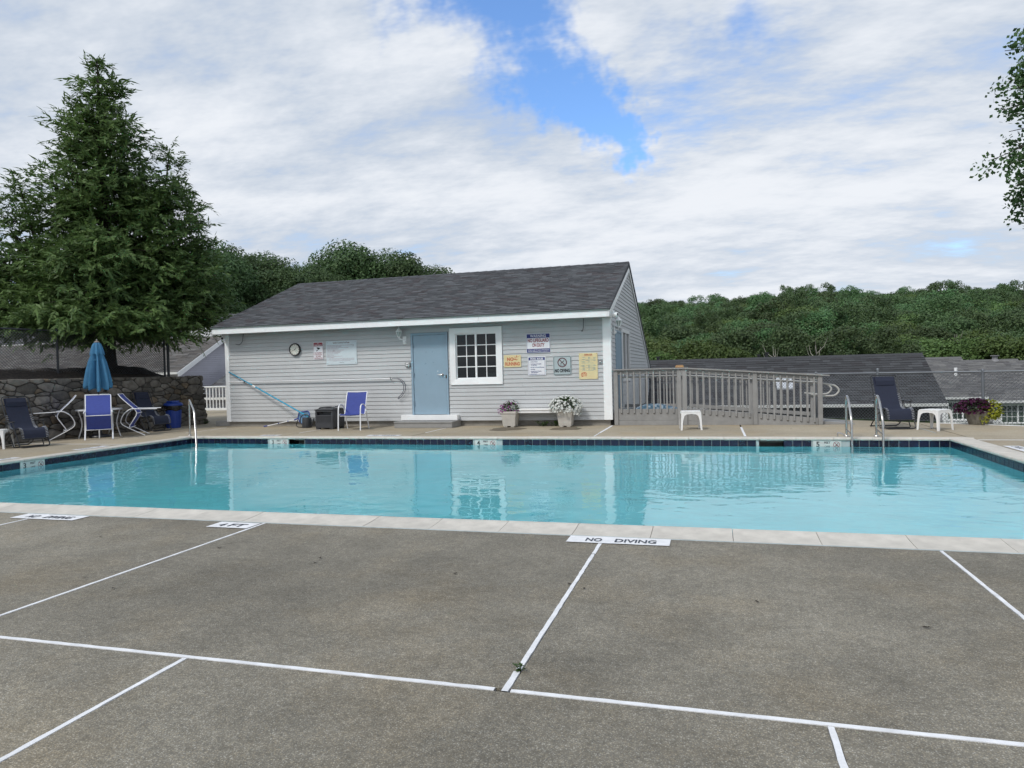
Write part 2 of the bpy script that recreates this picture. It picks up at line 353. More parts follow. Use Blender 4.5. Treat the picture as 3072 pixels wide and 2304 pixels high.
pet_white = leaf_mat('white petals', (0.70, 0.72, 0.70), (0.82, 0.84, 0.80), objvar=0.0)
pet_pink = leaf_mat('magenta petals', (0.22, 0.04, 0.20), (0.45, 0.14, 0.40), objvar=0.0)

# ------------------------------------------------------------------ mesh helpers
class MB:
    def __init__(s): s.v = []; s.f = []; s.m = []
    def add(s, vs, fs, mi=0):
        o = len(s.v); s.v.extend([tuple(p) for p in vs]); s.f.extend([tuple(i + o for i in f) for f in fs]); s.m.extend([mi] * len(fs)); return s
    def box(s, x0, y0, z0, x1, y1, z1, mi=0):
        return s.add([(x0, y0, z0), (x1, y0, z0), (x1, y1, z0), (x0, y1, z0), (x0, y0, z1), (x1, y0, z1), (x1, y1, z1), (x0, y1, z1)],
                     [(0, 3, 2, 1), (4, 5, 6, 7), (0, 1, 5, 4), (1, 2, 6, 5), (2, 3, 7, 6), (3, 0, 4, 7)], mi)
    def bbox(s, x0, y0, z0, x1, y1, z1, b=0.006, mi=0):
        """box with chamfered edges"""
        bm = bmesh.new(); bmesh.ops.create_cube(bm, size=1)
        for v in bm.verts: v.co = Vector(((x0 + x1) / 2 + v.co.x * (x1 - x0), (y0 + y1) / 2 + v.co.y * (y1 - y0), (z0 + z1) / 2 + v.co.z * (z1 - z0)))
        bmesh.ops.bevel(bm, geom=list(bm.edges), offset=b, segments=1, affect='EDGES')
        bm.verts.index_update()
        s.add([v.co[:] for v in bm.verts], [[v.index for v in f.verts] for f in bm.faces], mi); bm.free(); return s
    def prism(s, poly, d0, d1, axis='z', mi=0):
        """extrude a 2D polygon along an axis; (a, b) are the two other axes in xyz order"""
        n = len(poly)
        def P(a, b, d): return {'z': (a, b, d), 'y': (a, d, b), 'x': (d, a, b)}[axis]
        vs = [P(a, b, d0) for a, b in poly] + [P(a, b, d1) for a, b in poly]
        fs = [tuple(range(n))[::-1], tuple(range(n, 2 * n))] + [(i, (i + 1) % n, n + (i + 1) % n, n + i) for i in range(n)]
        return s.add(vs, fs, mi)
    def tube(s, path, r, seg=8, closed=False, mi=0, flat=1.0):
        P = [Vector(p) for p in path]; n = len(P)
        rad = r if isinstance(r, (list, tuple)) else [r] * n
        T = []
        for i in range(n):
            a = P[(i - 1) % n] if (closed or i > 0) else P[i]
            b = P[(i + 1) % n] if (closed or i < n - 1) else P[i]
            t = b - a; T.append(t.normalized() if t.length > 1e-9 else Vector((0, 0, 1)))
        up = Vector((0, 0, 1)) if abs(T[0].z) < 0.9 else Vector((1, 0, 0))
        u = T[0].cross(up).normalized()
        vs, fs = [], []
        for i in range(n):
            u = (u - T[i] * u.dot(T[i])).normalized(); w = T[i].cross(u)
            for k in range(seg):
                a = 2 * PI * k / seg
                vs.append(P[i] + (u * math.cos(a) + w * math.sin(a) * flat) * rad[i])
        for i in range(n if closed else n - 1):
            j = (i + 1) % n
            for k in range(seg): fs.append((i * seg + k, i * seg + (k + 1) % seg, j * seg + (k + 1) % seg, j * seg + k))
        if not closed: fs += [tuple(range(seg))[::-1], tuple(range((n - 1) * seg, n * seg))]
        return s.add(vs, fs, mi)
    def lathe(s, prof, seg=20, c=(0, 0, 0), mi=0, fn=None):
        vs, fs = [], []
        for j, (r, z) in enumerate(prof):
            for k in range(seg):
                a = 2 * PI * k / seg
                rr, zz = (fn(a, j, r, z) if fn else (r, z))
                vs.append((c[0] + rr * math.cos(a), c[1] + rr * math.sin(a), c[2] + zz))
        for j in range(len(prof) - 1):
            for k in range(seg): fs.append((j * seg + k, j * seg + (k + 1) % seg, (j + 1) * seg + (k + 1) % seg, (j + 1) * seg + k))
        fs.append(tuple(range(seg))[::-1]); fs.append(tuple(range((len(prof) - 1) * seg, len(prof) * seg)))
        return s.add(vs, fs, mi)
    def rot(s, M_, start=0):
        s.v[start:] = [tuple(M_ @ Vector(p)) for p in s.v[start:]]; return s
    def mesh(s, name, mats, smooth=False):
        me = bpy.data.meshes.new(name); me.from_pydata(s.v, [], s.f); me.validate()
        for m in (mats if isinstance(mats, (list, tuple)) else [mats]): me.materials.append(m)
        if any(s.m): me.polygons.foreach_set('material_index', s.m)
        bm = bmesh.new(); bm.from_mesh(me); bmesh.ops.recalc_face_normals(bm, faces=bm.faces); bm.to_mesh(me); bm.free()
        if smooth:
            me.polygons.foreach_set('use_smooth', [True] * len(me.polygons))
            try: me.set_sharp_from_angle(angle=R(42))
            except Exception: pass
        me.update()
        return me

def rounded(pts, r=0.05, n=4):
    """round the inner corners of a polyline"""
    P = [Vector(p) for p in pts]; out = [P[0]]
    for i in range(1, len(P) - 1):
        a, b, c = P[i - 1], P[i], P[i + 1]
        rr = min(r, (a - b).length * 0.45, (c - b).length * 0.45)
        p, q = b + (a - b).normalized() * rr, b + (c - b).normalized() * rr
        for k in range(n + 1):
            t = k / n; out.append(p * (1 - t) ** 2 + b * 2 * t * (1 - t) + q * t * t)
    out.append(P[-1])
    return out

def part(name, mb, m, parent, smooth=False, world=False, label=None, kind=None):
    me = mb.mesh(name, m, smooth) if isinstance(mb, MB) else mb
    return ob(name, me, parent, world, label, kind)
def wloc(o):
    v = Vector((0, 0, 0))
    while o: v = v + o.location; o = o.parent
    return v
def ob(name, me, parent=None, world=False, label=None, kind=None):
    o = bpy.data.objects.new(name, me); COL.objects.link(o)
    if parent is not None:
        o.parent = parent
        if world: o.location = -wloc(parent)
    if label: o['label'] = label
    if kind: o['kind'] = kind
    return o
def tag(o, label, cat, group=None):
    o['label'] = label; o['category'] = cat
    if group: o['group'] = group
    return o
def thing(name, label, cat, loc=(0, 0, 0), rz=0.0, group=None):
    o = bpy.data.objects.new(name, None); COL.objects.link(o)
    o.empty_display_size = 0.1
    o.location = loc; o.rotation_euler = (0, 0, rz)
    return tag(o, label, cat, group)
def single(name, mb, m, label, cat, group=None, smooth=False, loc=(0, 0, 0), rz=0.0):
    o = ob(name, mb.mesh(name, m, smooth)); o.location = loc; o.rotation_euler = (0, 0, rz)
    return tag(o, label, cat, group)
def struct(name, mb, m, smooth=False):
    o = ob(name, mb.mesh(name, m, smooth) if isinstance(mb, MB) else mb); o['kind'] = 'structure'; return o
def copy_tree(o, parent=None):
    c = o.copy(); COL.objects.link(c); c.parent = parent
    for ch in list(o.children): copy_tree(ch, c)
    return c
def clip(poly, n, c):
    """keep the side n.p <= c"""
    out = []
    for i in range(len(poly)):
        p, q = poly[i], poly[(i + 1) % len(poly)]
        a, b = n[0] * p[0] + n[1] * p[1] - c, n[0] * q[0] + n[1] * q[1] - c
        if a <= 0: out.append(p)
        if a * b < 0:
            t = a / (a - b); out.append((p[0] + (q[0] - p[0]) * t, p[1] + (q[1] - p[1]) * t))
    return out
def text_mesh(s, size, align='CENTER', bold=0.0, sx=1.0, spacing=1.0):
    cu = bpy.data.curves.new('t', 'FONT'); cu.body = s; cu.size = size; cu.align_x = align; cu.align_y = 'CENTER'; cu.offset = bold; cu.space_character = spacing; cu.resolution_u = 3
    o = bpy.data.objects.new('t', cu); COL.objects.link(o)
    dg = bpy.context.evaluated_depsgraph_get()
    me = bpy.data.meshes.new_from_object(o.evaluated_get(dg))
    bpy.data.objects.remove(o); bpy.data.curves.remove(cu)
    if sx != 1.0:
        for v in me.vertices: v.co.x *= sx
    return me
def lettering(parent, s, size, m, x, z, y=-0.006, align='CENTER', bold=0.0, sx=1.0, fit=None, name='lettering'):
    """flat lettering standing upright on a board that faces -Y, in the board's local frame"""
    me = text_mesh(s, size, align, bold, sx)
    if fit:
        xs = [v.co.x for v in me.vertices]; w = max(xs) - min(xs)
        for v in me.vertices: v.co.x *= fit / w
    me.materials.clear(); me.materials.append(m)
    me.transform(Matrix.Rotation(PI / 2, 4, 'X'))
    o = ob(name, me, parent); o.location = (x, y, z)
    return o
# ------------------------------------------------------------------ terrain
def sstep(a, b, x):
    t = min(1.0, max(0.0, (x - a) / (b - a))); return t * t * (3 - 2 * t)
def zground(x, y):
    z = -3.0
    z += 0.116 * max(0.0, y - 120) * sstep(110, 170, y) * (1 - 0.15 * sstep(60, 200, x))
    z += 6.5 * sstep(-25, -75, x) * sstep(25, 60, y)
    z += 0.6 * math.sin(x * 0.05) * sstep(100, 200, y)
    if y > 340: z -= 0.10 * (y - 340)
    return z
def build_ground():
    xs = [-900, -600, -400, -250, -160] + list(range(-120, 241, 12)) + [300, 400, 600, 900]
    ys = [-600, -300, -120, -40] + list(range(0, 421, 12)) + [480, 600, 900, 1300]
    b = MB()
    b.v = [(x, y, zground(x, y)) for y in ys for x in xs]
    nx = len(xs)
    b.f = [(j * nx + i, j * nx + i + 1, (j + 1) * nx + i + 1, (j + 1) * nx + i) for j in range(len(ys) - 1) for i in range(nx - 1)]
    b.m = [0] * len(b.f)
    struct('ground', b, ground_m, smooth=True)
build_ground()

# the right-hand deck edge runs obliquely; beyond it a grass bank falls away
EN = Vector((2.25, 3.55)).normalized(); EC = EN.x * 2.66 + EN.y * 19.23
ET = Vector((EN.y, -EN.x))
def edge_pt(t, d=0.0, z=0.0):
    o = Vector((2.66, 19.23)); p = o + ET * t + EN * d; return (p.x, p.y, z)
def build_bank():
    b = MB(); rows = [(0.02, -0.03), (0.25, -0.02), (0.8, -0.12), (2, -0.45), (4.5, -1.2), (9, -2.4), (14, -3.05)]
    ts = [-9 + i * 0.5 for i in range(60)]
    for d, z in rows:
        for t in ts: b.v.append(edge_pt(t, d, z + 0.03 * math.sin(t * 2.1 + d * 3)))
    n = len(ts)
    b.f = [(j * n + i, j * n + i + 1, (j + 1) * n + i + 1, (j + 1) * n + i) for j in range(len(rows) - 1) for i in range(n - 1)]; b.m = [0] * len(b.f)
    struct('grass_bank', b, ground_m, smooth=True)
    # grass blades along the top of the bank
    vs, fs = [], []
    for i in range(5200):
        t = random.uniform(-3, 12); d = random.uniform(0.03, 1.6); x, y, _ = edge_pt(t, d)
        z = -0.04 - 0.12 * max(0, d - 0.2); h = random.uniform(0.04, 0.13); a = random.uniform(0, PI); w = 0.006
        lx, ly = random.uniform(-.04, .04), random.uniform(-.04, .04)
        o = len(vs); vs += [(x - w * math.cos(a), y - w * math.sin(a), z), (x + w * math.cos(a), y + w * math.sin(a), z), (x + lx, y + ly, z + h)]; fs.append((o, o + 1, o + 2))
    me = bpy.data.meshes.new('grass'); me.from_pydata(vs, [], fs); me.materials.append(leaf_oak)
    o = ob('grass', me); o['kind'] = 'stuff'; o['label'] = 'tufts of dark green grass along the far fence beyond the deck'; o['category'] = 'grass'
build_bank()

# ------------------------------------------------------------------ pool deck
PX0, PX1, PY0, PY1 = -12.2, 4.05, 6.22, 14.20          # faces of the waterline tile
CW = 0.40                                             # coping width
WZ = -0.145                                           # water level
OX0, OX1, OY0, OY1 = PX0 - CW + 0.02, PX1 + CW - 0.02, PY0 - CW + 0.02, PY1 + CW - 0.02
base = MB()
for x0, y0, x1, y1 in ((-17, -8, 14, OY0 - 0.02), (-17, OY0 + 0.1, PX0 - 0.25, OY1), (PX1 + 0.25, OY0 + 0.1, 14, 14.0), (-17, OY1 + 0.02, -2.6, 19.0), (-26, 19.1, -14.0, 26.7)):
    base.box(x0, y0, -2.9, x1, y1, -0.12)
base.prism(clip([(-2.58, OY1 + 0.04), (14, OY1 + 0.04), (14, 22), (-2.58, 22)], EN, EC - 0.03), -2.9, -0.12)
base.prism(clip([(PX1 + 0.25, 14.02), (14, 14.02), (14, OY1 + 0.02), (PX1 + 0.25, OY1 + 0.02)], EN, EC - 0.03), -2.9, -0.12)
deck = struct('pool_deck', base, concrete_m)
J = 0.0155
def slab(x0, y0, x1, y1, m, oblique=False):
    poly = [(x0 + J, y0 + J), (x1 - J, y0 + J), (x1 - J, y1 - J), (x0 + J, y1 - J)]
    if oblique: poly = clip(poly, EN, EC)
    if len(poly) < 3: return
    part('slab', MB().prism(poly, -0.115, 0.0), m, deck)
NJ = 2.925
nx1 = [-17, -11.6, -8.58, -5.58, -2.58, 0.41, 3.4, 6.4, 9.4, 14]
for a, c in zip(nx1, nx1[1:]): slab(a, -8, c, NJ, agg_near)
nx2 = [-17, -12.6, -9.6, -6.86, -4.18, -0.90, 1.59, 4.6, 9.0, 14]
for a, c in zip(nx2, nx2[1:]): slab(a, NJ, c, OY0 - 0.012, agg_near)
for a, c in zip([OY0 - 0.012, 9.2, 12.6], [9.2, 12.6, 15.38]): slab(-17, a, OX0 - 0.005, c, agg_far)
for a, c in zip([OY0 - 0.012, 10.0], [10.0, 14.05]): slab(OX1 + 0.005, a, 9.0, c, agg_far); slab(9.0, a, 14, c, agg_far)
fx = [OX0 - 0.005, -10.0, -6.6, -2.43, 0.59, OX1 + 0.005]
for a, c in zip(fx, fx[1:]): slab(a, OY1 + 0.005, c, 15.38, agg_far)
fx = [-17, -13.4, -10.0, -6.6, -2.43]
for a, c in zip(fx, fx[1:]): slab(a, 15.38, c, 17.9 if a > -14 else 19.1, agg_far)
slab(-2.43, 15.38, 0.59, 21, agg_far, True); slab(0.59, 15.38, 4.15, 21, agg_far, True); slab(OX1 + 0.005, 14.05, 9, 20, agg_far, True); slab(4.15, 15.38, OX1 + 0.005, 20, agg_far, True)
slab(9, 14.05, 14, 20, agg_far, True)
slab(-26, 19.1, -20, 26.7, agg_far); slab(-20, 19.1, -14, 26.7, agg_far)
def strip(p, q, w=0.026, m=paint_white, name='joint_strip', z=0.003, jit=0.0022):
    p, q = Vector(p), Vector(q); n = max(2, int((q - p).length / 0.06)); t = (q - p).normalized(); s = Vector((-t.y, t.x)); b = MB()
    L_, R_ = [], []
    for i in range(n + 1):
        c = p + (q - p) * i / n
        a = c + s * (w / 2 + random.uniform(-jit, jit)); d = c - s * (w / 2 + random.uniform(-jit, jit))
        L_.append((a.x, a.y)); R_.append((d.x, d.y))
    vs = [(x, y, z) for x, y in L_] + [(x, y, z) for x, y in R_] + [(x, y, -0.06) for x, y in L_] + [(x, y, -0.06) for x, y in R_]; k = n + 1
    fs = []
    for i in range(n): fs += [(i, i + 1, k + i + 1, k + i), (i, 2 * k + i, 2 * k + i + 1, i + 1), (k + i, k + i + 1, 3 * k + i + 1, 3 * k + i)]
    b.add(vs, fs); part(name, b, m, deck)
strip((-17, NJ), (-0.955, NJ)); strip((-0.88, NJ), (0.40, NJ)); strip((0.40, NJ), (14, NJ))
strip((-0.905, NJ - 0.012), (-0.905, 3.12), 0.030); strip((-0.905, 3.145), (-0.90, 5.25), 0.026); strip((-0.90, 5.262), (-0.90, OY0 - 0.03), 0.026)
for x in (-2.58, 0.41, -5.58, 3.4): strip((x, -6), (x, NJ - 0.02), 0.025)
for x in (-4.18, 1.59, -6.86, 4.6): strip((x, NJ + 0.02), (x, OY0 - 0.03), 0.024)
strip((-13.4, 15.40), (-13.4, 17.0)); strip((-10.0, 15.42), (-10.0, 16.4)); strip((-6.6, 15.45), (-6.6, 16.75)); strip((-2.43, 15.35), (-2.43, 17.42), 0.05); strip((-2.43, 14.62), (-2.43, 15.3), 0.022)
strip((0.59, 14.62), (0.59, 16.85), 0.045); strip((4.15, 15.4), (4.15, 16.6), 0.02, grout_m); strip((OX1 + 0.01, 14.05), (14, 14.05), 0.05); strip((-17, 12.6), (OX0 - 0.02, 12.6), 0.03)
strip((OX0, OY0 - 0.012), (OX1, OY0 - 0.012), 0.022, grout_m, 'expansion_joint', z=0.002)
strip(edge_pt(2.6, -0.03)[:2], edge_pt(13, -0.03)[:2], 0.06, paint_white, 'edge_strip', z=0.012)
strip((-13.4, 15.38), (-2.4, 15.38), 0.016, dark_m, 'crack', z=-0.004, jit=0.006)
def marking(x0, y0, x1, y1, s, rot=0.0, words=None):
    cx_, cy_ = (x0 + x1) / 2, (y0 + y1) / 2
    w, h = (x1 - x0, y1 - y0) if not rot else (y1 - y0, x1 - x0)
    b = MB(); n = 14
    top = [(-w / 2 + w * i / n, h / 2 + random.uniform(-.003, .003)) for i in range(n + 1)]; bot = [(-w / 2 + w * i / n, -h / 2 + random.uniform(-.003, .003)) for i in range(n + 1)]
    b.add([(x, y, 0) for x, y in top] + [(x, y, 0) for x, y in bot], [(i, i + 1, n + 2 + i, n + 1 + i) for i in range(n)])
    o = part('painted_marking', b, paint_white, deck); o.location = (cx_, cy_, 0.0065); o.rotation_euler = (0, 0, rot)
    for (t, fx_, fw) in words:
        me = text_mesh(t, h * 0.92, bold=0.004)
        xs_ = [v.co.x for v in me.vertices]; ys_ = [v.co.y for v in me.vertices]; k = fw * w / (max(xs_) - min(xs_)); yk = h * 0.50 / (max(ys_) - min(ys_)); ym = (max(ys_) + min(ys_)) / 2
        for v in me.vertices: v.co.x *= k; v.co.y = (v.co.y - ym) * yk
        me.materials.append(paint_black)
        l = ob('lettering', me, o); l.location = ((fx_ - 0.5) * w, -h * 0.06, 0.003)
marking(-1.18, 5.585, -0.355, 5.80, '', words=[('NO', 0.26, 0.16), ('DIVING', 0.67, 0.40)])
marking(-7.10, 5.57, -6.27, 5.785, '', words=[('NO', 0.26, 0.16), ('DIVING', 0.67, 0.42)])
marking(-4.645, 5.555, -4.20, 5.775, '', words=[('4', 0.26, 0.14), ('FT', 0.62, 0.38)])
marking(-12.86, 11.45, -12.64, 12.25, '', rot=-PI / 2, words=[('NO', 0.26, 0.16), ('DIVING', 0.67, 0.42)])
marking(-12.86, 9.7, -12.64, 10.2, '', rot=-PI / 2, words=[('3', 0.26, 0.14), ('FT', 0.62, 0.38)])
marking(-7.75, 14.62, -6.92, 14.84, '', rot=0, words=[('NO', 0.26, 0.16), ('DIVING', 0.67, 0.42)])
marking(-10.6, 14.62, -10.1, 14.84, '', rot=0, words=[('3', 0.26, 0.14), ('FT', 0.62, 0.38)])
marking(4.47, 12.2, 4.70, 13.05, '', rot=PI / 2, words=[('NO', 0.26, 0.16), ('DIVING', 0.67, 0.42)])
stain_m = aggregate_mat('damp tan concrete', [(0.15, 0.125, 0.09), (0.19, 0.165, 0.12), (0.17, 0.145, 0.105)], (0.155, 0.13, 0.095), stain=0.2, cell=140, bump=0.2)
for cx_, cy_, rx, ry in ((-4.87, 16.45, 0.42, 0.52), (-3.42, 16.55, 0.36, 0.50)):
    b = MB(); vs = []
    for i in range(40):
        a = 2 * PI * i / 40; k = 1 + 0.10 * math.sin(3 * a + cx_) + 0.06 * math.sin(7 * a); vs.append((cx_ + rx * k * math.cos(a), cy_ + ry * k * math.sin(a), 0.004))
    part('damp_stain', b.add(vs, [tuple(range(40))]), stain_m, deck)

# ------------------------------------------------------------------ swimming pool
WT = 0.012
b = MB()
X0, X1, Y0, Y1 = PX0 - WT, PX1 + WT, PY0 - WT, PY1 + WT
zs, zd = -1.06, -1.67
b.add([(X0, Y0, -0.20), (X1, Y0, -0.20), (X1, Y1, -0.20), (X0, Y1, -0.20), (X0, Y0, zs), (X1, Y0, zd), (X1, Y1, zd), (X0, Y1, zs)], [(4, 5, 6, 7), (0, 1, 5, 4), (1, 2, 6, 5), (2, 3, 7, 6), (3, 0, 4, 7)])
b.box(X0 - 0.22, Y0 - 0.2, -2.2, X1 + 0.22, Y1 + 0.2, -2.1)
pool = struct('swimming_pool', b, plaster_m)
b = MB()
SK = [(-9.50, -9.09), (0.82, 1.275)]
for x0, y0, x1, y1 in ((X0 - .2, Y0 - .2, X1 + .2, Y0), (X0 - .2, Y0, X0, Y1), (X1, Y0, X1 + .2, Y1)): b.box(x0, y0, -0.198, x1, y1, -0.045)
xs = [X0 - .2, SK[0][0], SK[0][1], SK[1][0], SK[1][1], X1 + .2]
for i in (0, 2, 4): b.box(xs[i], Y1, -0.198, xs[i + 1], Y1 + .2, -0.045)
part('grout_band', b, grout_m, pool)
for a, c in SK:
    b = MB()
    b.add([(a, Y1, -0.2), (c, Y1, -0.2), (c, Y1, -.045), (a, Y1, -.045), (a, Y1 + .45, -0.2), (c, Y1 + .45, -0.2), (c, Y1 + .45, -.045), (a, Y1 + .45, -.045)], [(4, 5, 6, 7), (0, 1, 5, 4), (2, 3, 7, 6), (0, 3, 7, 4), (1, 2, 6, 5)])
    part('skimmer_opening', b, dark_m, pool)
TP, TS = 0.1635, 0.155
tile_me = MB().bbox(-TS / 2, -0.011, -TS / 2, TS / 2, 0.004, TS / 2, 0.004).mesh('tile', navy_tile)
mk_me = MB().bbox(-0.245, -0.0115, -TS / 2, 0.245, 0.004, TS / 2, 0.004).mesh('marker', marker_tile)
TZ = -0.032 - TS / 2
def run(a, c, at, skip, side):
    n = int(round((c - a) / TP)); p = (c - a) / n
    for i in range(n):
        u = a + (i + 0.5) * p
        if any(s0 - 0.06 < u < s1 + 0.06 for s0, s1 in skip): continue
        o = ob('tile', tile_me, pool)
        if side == 'far': o.location = (u, PY1 + 0.011, TZ)
        elif side == 'left': o.location = (PX0 - 0.011, u, TZ); o.rotation_euler = (0, 0, PI / 2)
        elif side == 'right': o.location = (PX1 + 0.011, u, TZ); o.rotation_euler = (0, 0, -PI / 2)
MKF = [(-10.013, -9.52, '3'), (-4.937, -4.445, '4'), (1.772, 2.275, '5')]
run(PX0, PX1, PY1, SK + [(a, c) for a, c, _ in MKF], 'far')
run(6.4, PY1, PX0, [(9.81, 10.31)], 'left')
run(6.4, PY1, PX1, [], 'right')
def depth_marker(cx_, cy_, rot, digit):
    o = ob('depth_marker', mk_me, pool); o.location = (cx_, cy_, TZ); o.rotation_euler = (0, 0, rot)
    lettering(o, digit, 0.135, ink_black, -0.16, 0.0, -0.0125, bold=0.003)
    lettering(o, 'FEET', 0.052, ink_black, 0.0, 0.035, -0.0125, bold=0.0015)
    lettering(o, 'DEEP', 0.040, ink_black, 0.0, -0.035, -0.0125, bold=0.001)
    g = MB(); n = 28
    for rr, w in ((0.052, 0.008),):
        vs = [(math.cos(2 * PI * i / n) * (rr + s * w / 2), 0, math.sin(2 * PI * i / n) * (rr + s * w / 2)) for s in (-1, 1) for i in range(n)]
        g.add(vs, [(i, (i + 1) % n, n + (i + 1) % n, n + i) for i in range(n)])
    d = 0.037
    g.add([(-d - .004, 0, d - .004), (-d + .004, 0, d + .004), (d + .004, 0, -d + .004), (d - .004, 0, -d - .004)], [(0, 1, 2, 3)])
    s = part('prohibition_symbol', g, ink_red, o); s.location = (0.16, -0.0128, 0)
    h = MB(); h.add([(-.03, 0, -.03), (-.022, 0, -.036), (.03, 0, .022), (.024, 0, .03)], [(0, 1, 2, 3)]); h.add([(-.02, 0, -.005), (-.012, 0, -.012), (.012, 0, -.028), (.012, 0, -.02)], [(0, 1, 2, 3)])
    s = part('diver_symbol', h, ink_black, o); s.location = (0.16, -0.0125, 0)
for a, c, dg in MKF: depth_marker((a + c) / 2, PY1 + 0.011, 0, dg)
depth_marker(PX0 - 0.011, 10.06, PI / 2, '3')
# coping stones
prof = [(0.024, -0.034), (0.006, -0.026), (0.0, -0.010), (0.004, 0.006), (0.016, 0.018), (0.040, 0.024), (0.10, 0.020), (0.20, 0.011), (0.32, 0.005), (CW, 0.003), (CW, -0.10), (0.30, -0.10), (0.30, -0.043), (0.024, -0.043)]
def cop_mesh(L_):
    return MB().prism([(u, z) for u, z in prof], -L_ / 2 + 0.0025, L_ / 2 - 0.0025, axis='x').mesh('coping_stone', coping_m, smooth=True)
CP = 0.656
cm = cop_mesh(CP)
def cope(p, rz, me=cm):
    o = ob('coping_stone', me, pool); o.location = p; o.rotation_euler = (0, 0, rz + random.uniform(-.0015, .0015)); o.location.z += random.uniform(-.0015, .0015)
def cope_run(a, c, fixed, side, start):
    cuts = [a]; u = start
    while u <= a + 0.12: u += CP
    while u < c - 0.12: cuts.append(u); u += CP
    cuts.append(c)
    for s, e in zip(cuts, cuts[1:]):
        me = cm if abs(e - s - CP) < 1e-4 else cop_mesh(e - s); m_ = (s + e) / 2
        if side == 'near': cope((m_, fixed, 0), PI, me)
        elif side == 'far': cope((m_, fixed, 0), 0, me)
        elif side == 'left': cope((fixed, m_, 0), PI / 2, me)
        else: cope((fixed, m_, 0), -PI / 2, me)
cope_run(OX0, OX1, PY0 + 0.02, 'near', -3.17 - 20 * CP + 0.02)
cope_run(OX0, OX1, PY1 - 0.02, 'far', -12.3)
cope_run(PY0 + 0.02, PY1 - 0.02, PX0 + 0.02, 'left', 6.6)
cope_run(PY0 + 0.02, PY1 - 0.02, PX1 - 0.02, 'right', 6.9)
b = MB().add([(X0, Y0, WZ), (X1, Y0, WZ), (X1, Y1, WZ), (X0, Y1, WZ)], [(0, 1, 2, 3)])
struct('pool_water', b, water_m)

# ------------------------------------------------------------------ stone retaining wall and planting bed
S0, S1 = Vector((-16.08, 10.4)), Vector((-15.62, 18.7)); WH = 1.52; BAT = 0.16
SD = (S1 - S0).normalized(); SN = Vector((SD.y, -SD.x)); SLEN = (S1 - S0).length
def wp(s, h, d): p = S0 + SD * s + SN * (BAT * (1 - h / WH) + d); return (p.x, p.y, h)
wall = thing('stone_wall', 'dark fieldstone retaining wall beside the patio table', 'stone wall', (S1.x, S1.y, 0))
b = MB(); vs = [wp(0, -0.1, 0), wp(SLEN, -0.1, 0), wp(SLEN, WH - 0.03, 0), wp(0, WH - 0.03, 0), wp(0, -0.1, -0.75), wp(SLEN, -0.1, -0.75), wp(SLEN, WH - 0.03, -0.6), wp(0, WH - 0.03, -0.6)]
b.add(vs, [(0, 1, 2, 3), (4, 5, 6, 7), (0, 1, 5, 4), (1, 2, 6, 5), (2, 3, 7, 6), (3, 0, 4, 7)])
part('mortar_core', b, mortar_m, wall, world=True)
def voronoi_stones(L_, H_, n, asp, seed):
    r = random.Random(seed); S = []
    tries = 0
    while len(S) < n and tries < n * 60:
        tries += 1
        p = (r.uniform(0, L_), r.uniform(0, H_)); dm = r.choice((0.06, 0.085, 0.12, 0.17, 0.21))
        if all(math.hypot((p[0] - q[0]) * asp, p[1] - q[1]) > (dm + q[2]) * 0.5 for q in S): S.append((*p, dm))
    cells = []
    for i, p in enumerate(S):
        poly = [(0, 0), (L_, 0), (L_, H_), (0, H_)]
        for j, q in enumerate(S):
            if i == j or abs(p[0] - q[0]) > 1.3 or abs(p[1] - q[1]) > 0.9: continue
            dx, dy = (q[0] - p[0]) * asp, q[1] - p[1]
            wgt = 0.5 + 0.35 * (p[2] - q[2]) / math.hypot(dx, dy)
            wgt = min(0.75, max(0.25, wgt))
            mx, my = p[0] + (q[0] - p[0]) * wgt, p[1] + dy * wgt
            nn = (dx * asp, dy); poly = clip(poly, nn, nn[0] * mx + nn[1] * my)
            if len(poly) < 3: break
        if len(poly) >= 3: cells.append(poly)
    return cells
for poly in voronoi_stones(SLEN, WH, 298, 0.52, 3):
    cx_ = sum(p[0] for p in poly) / len(poly); cy_ = sum(p[1] for p in poly) / len(poly)
    rnd = []
    for i in range(len(poly)):                                     # soften the corners
        p, q, o = poly[i], poly[(i + 1) % len(poly)], poly[i - 1]
        for t, e in ((0.17, o), (0.17, q)): rnd.append((p[0] + (e[0] - p[0]) * t, p[1] + (e[1] - p[1]) * t))
    size = math.sqrt(sum((p[0] - cx_) ** 2 + (p[1] - cy_) ** 2 for p in rnd) / len(rnd))
    if size < 0.03: continue
    k0 = max(0.6, 1 - 0.014 / size); pro = random.uniform(0.02, 0.055)
    rings = [(-0.12, k0), (pro * 0.55, k0), (pro, k0 * random.uniform(0.70, 0.82))]
    b = MB(); n = len(rnd); vs = []
    for d, k in rings:
        for (x, y) in rnd: vs.append(wp(cx_ + (x - cx_) * k + random.uniform(-.004, .004), cy_ + (y - cy_) * k + random.uniform(-.004, .004), d + (random.uniform(-.008, .008) if d > 0 else 0)))
    vs.append(wp(cx_ + random.uniform(-.02, .02), cy_, pro + random.uniform(0.0, 0.012)))
    fs = [(j * n + i, j * n + (i + 1) % n, (j + 1) * n + (i + 1) % n, (j + 1) * n + i) for j in range(2) for i in range(n)] + [(2 * n + i, 2 * n + (i + 1) % n, 3 * n) for i in range(n)]
    part('stone', b.add(vs, fs), stone_b if random.random() < 0.17 else stone_m, wall, world=True, smooth=True)
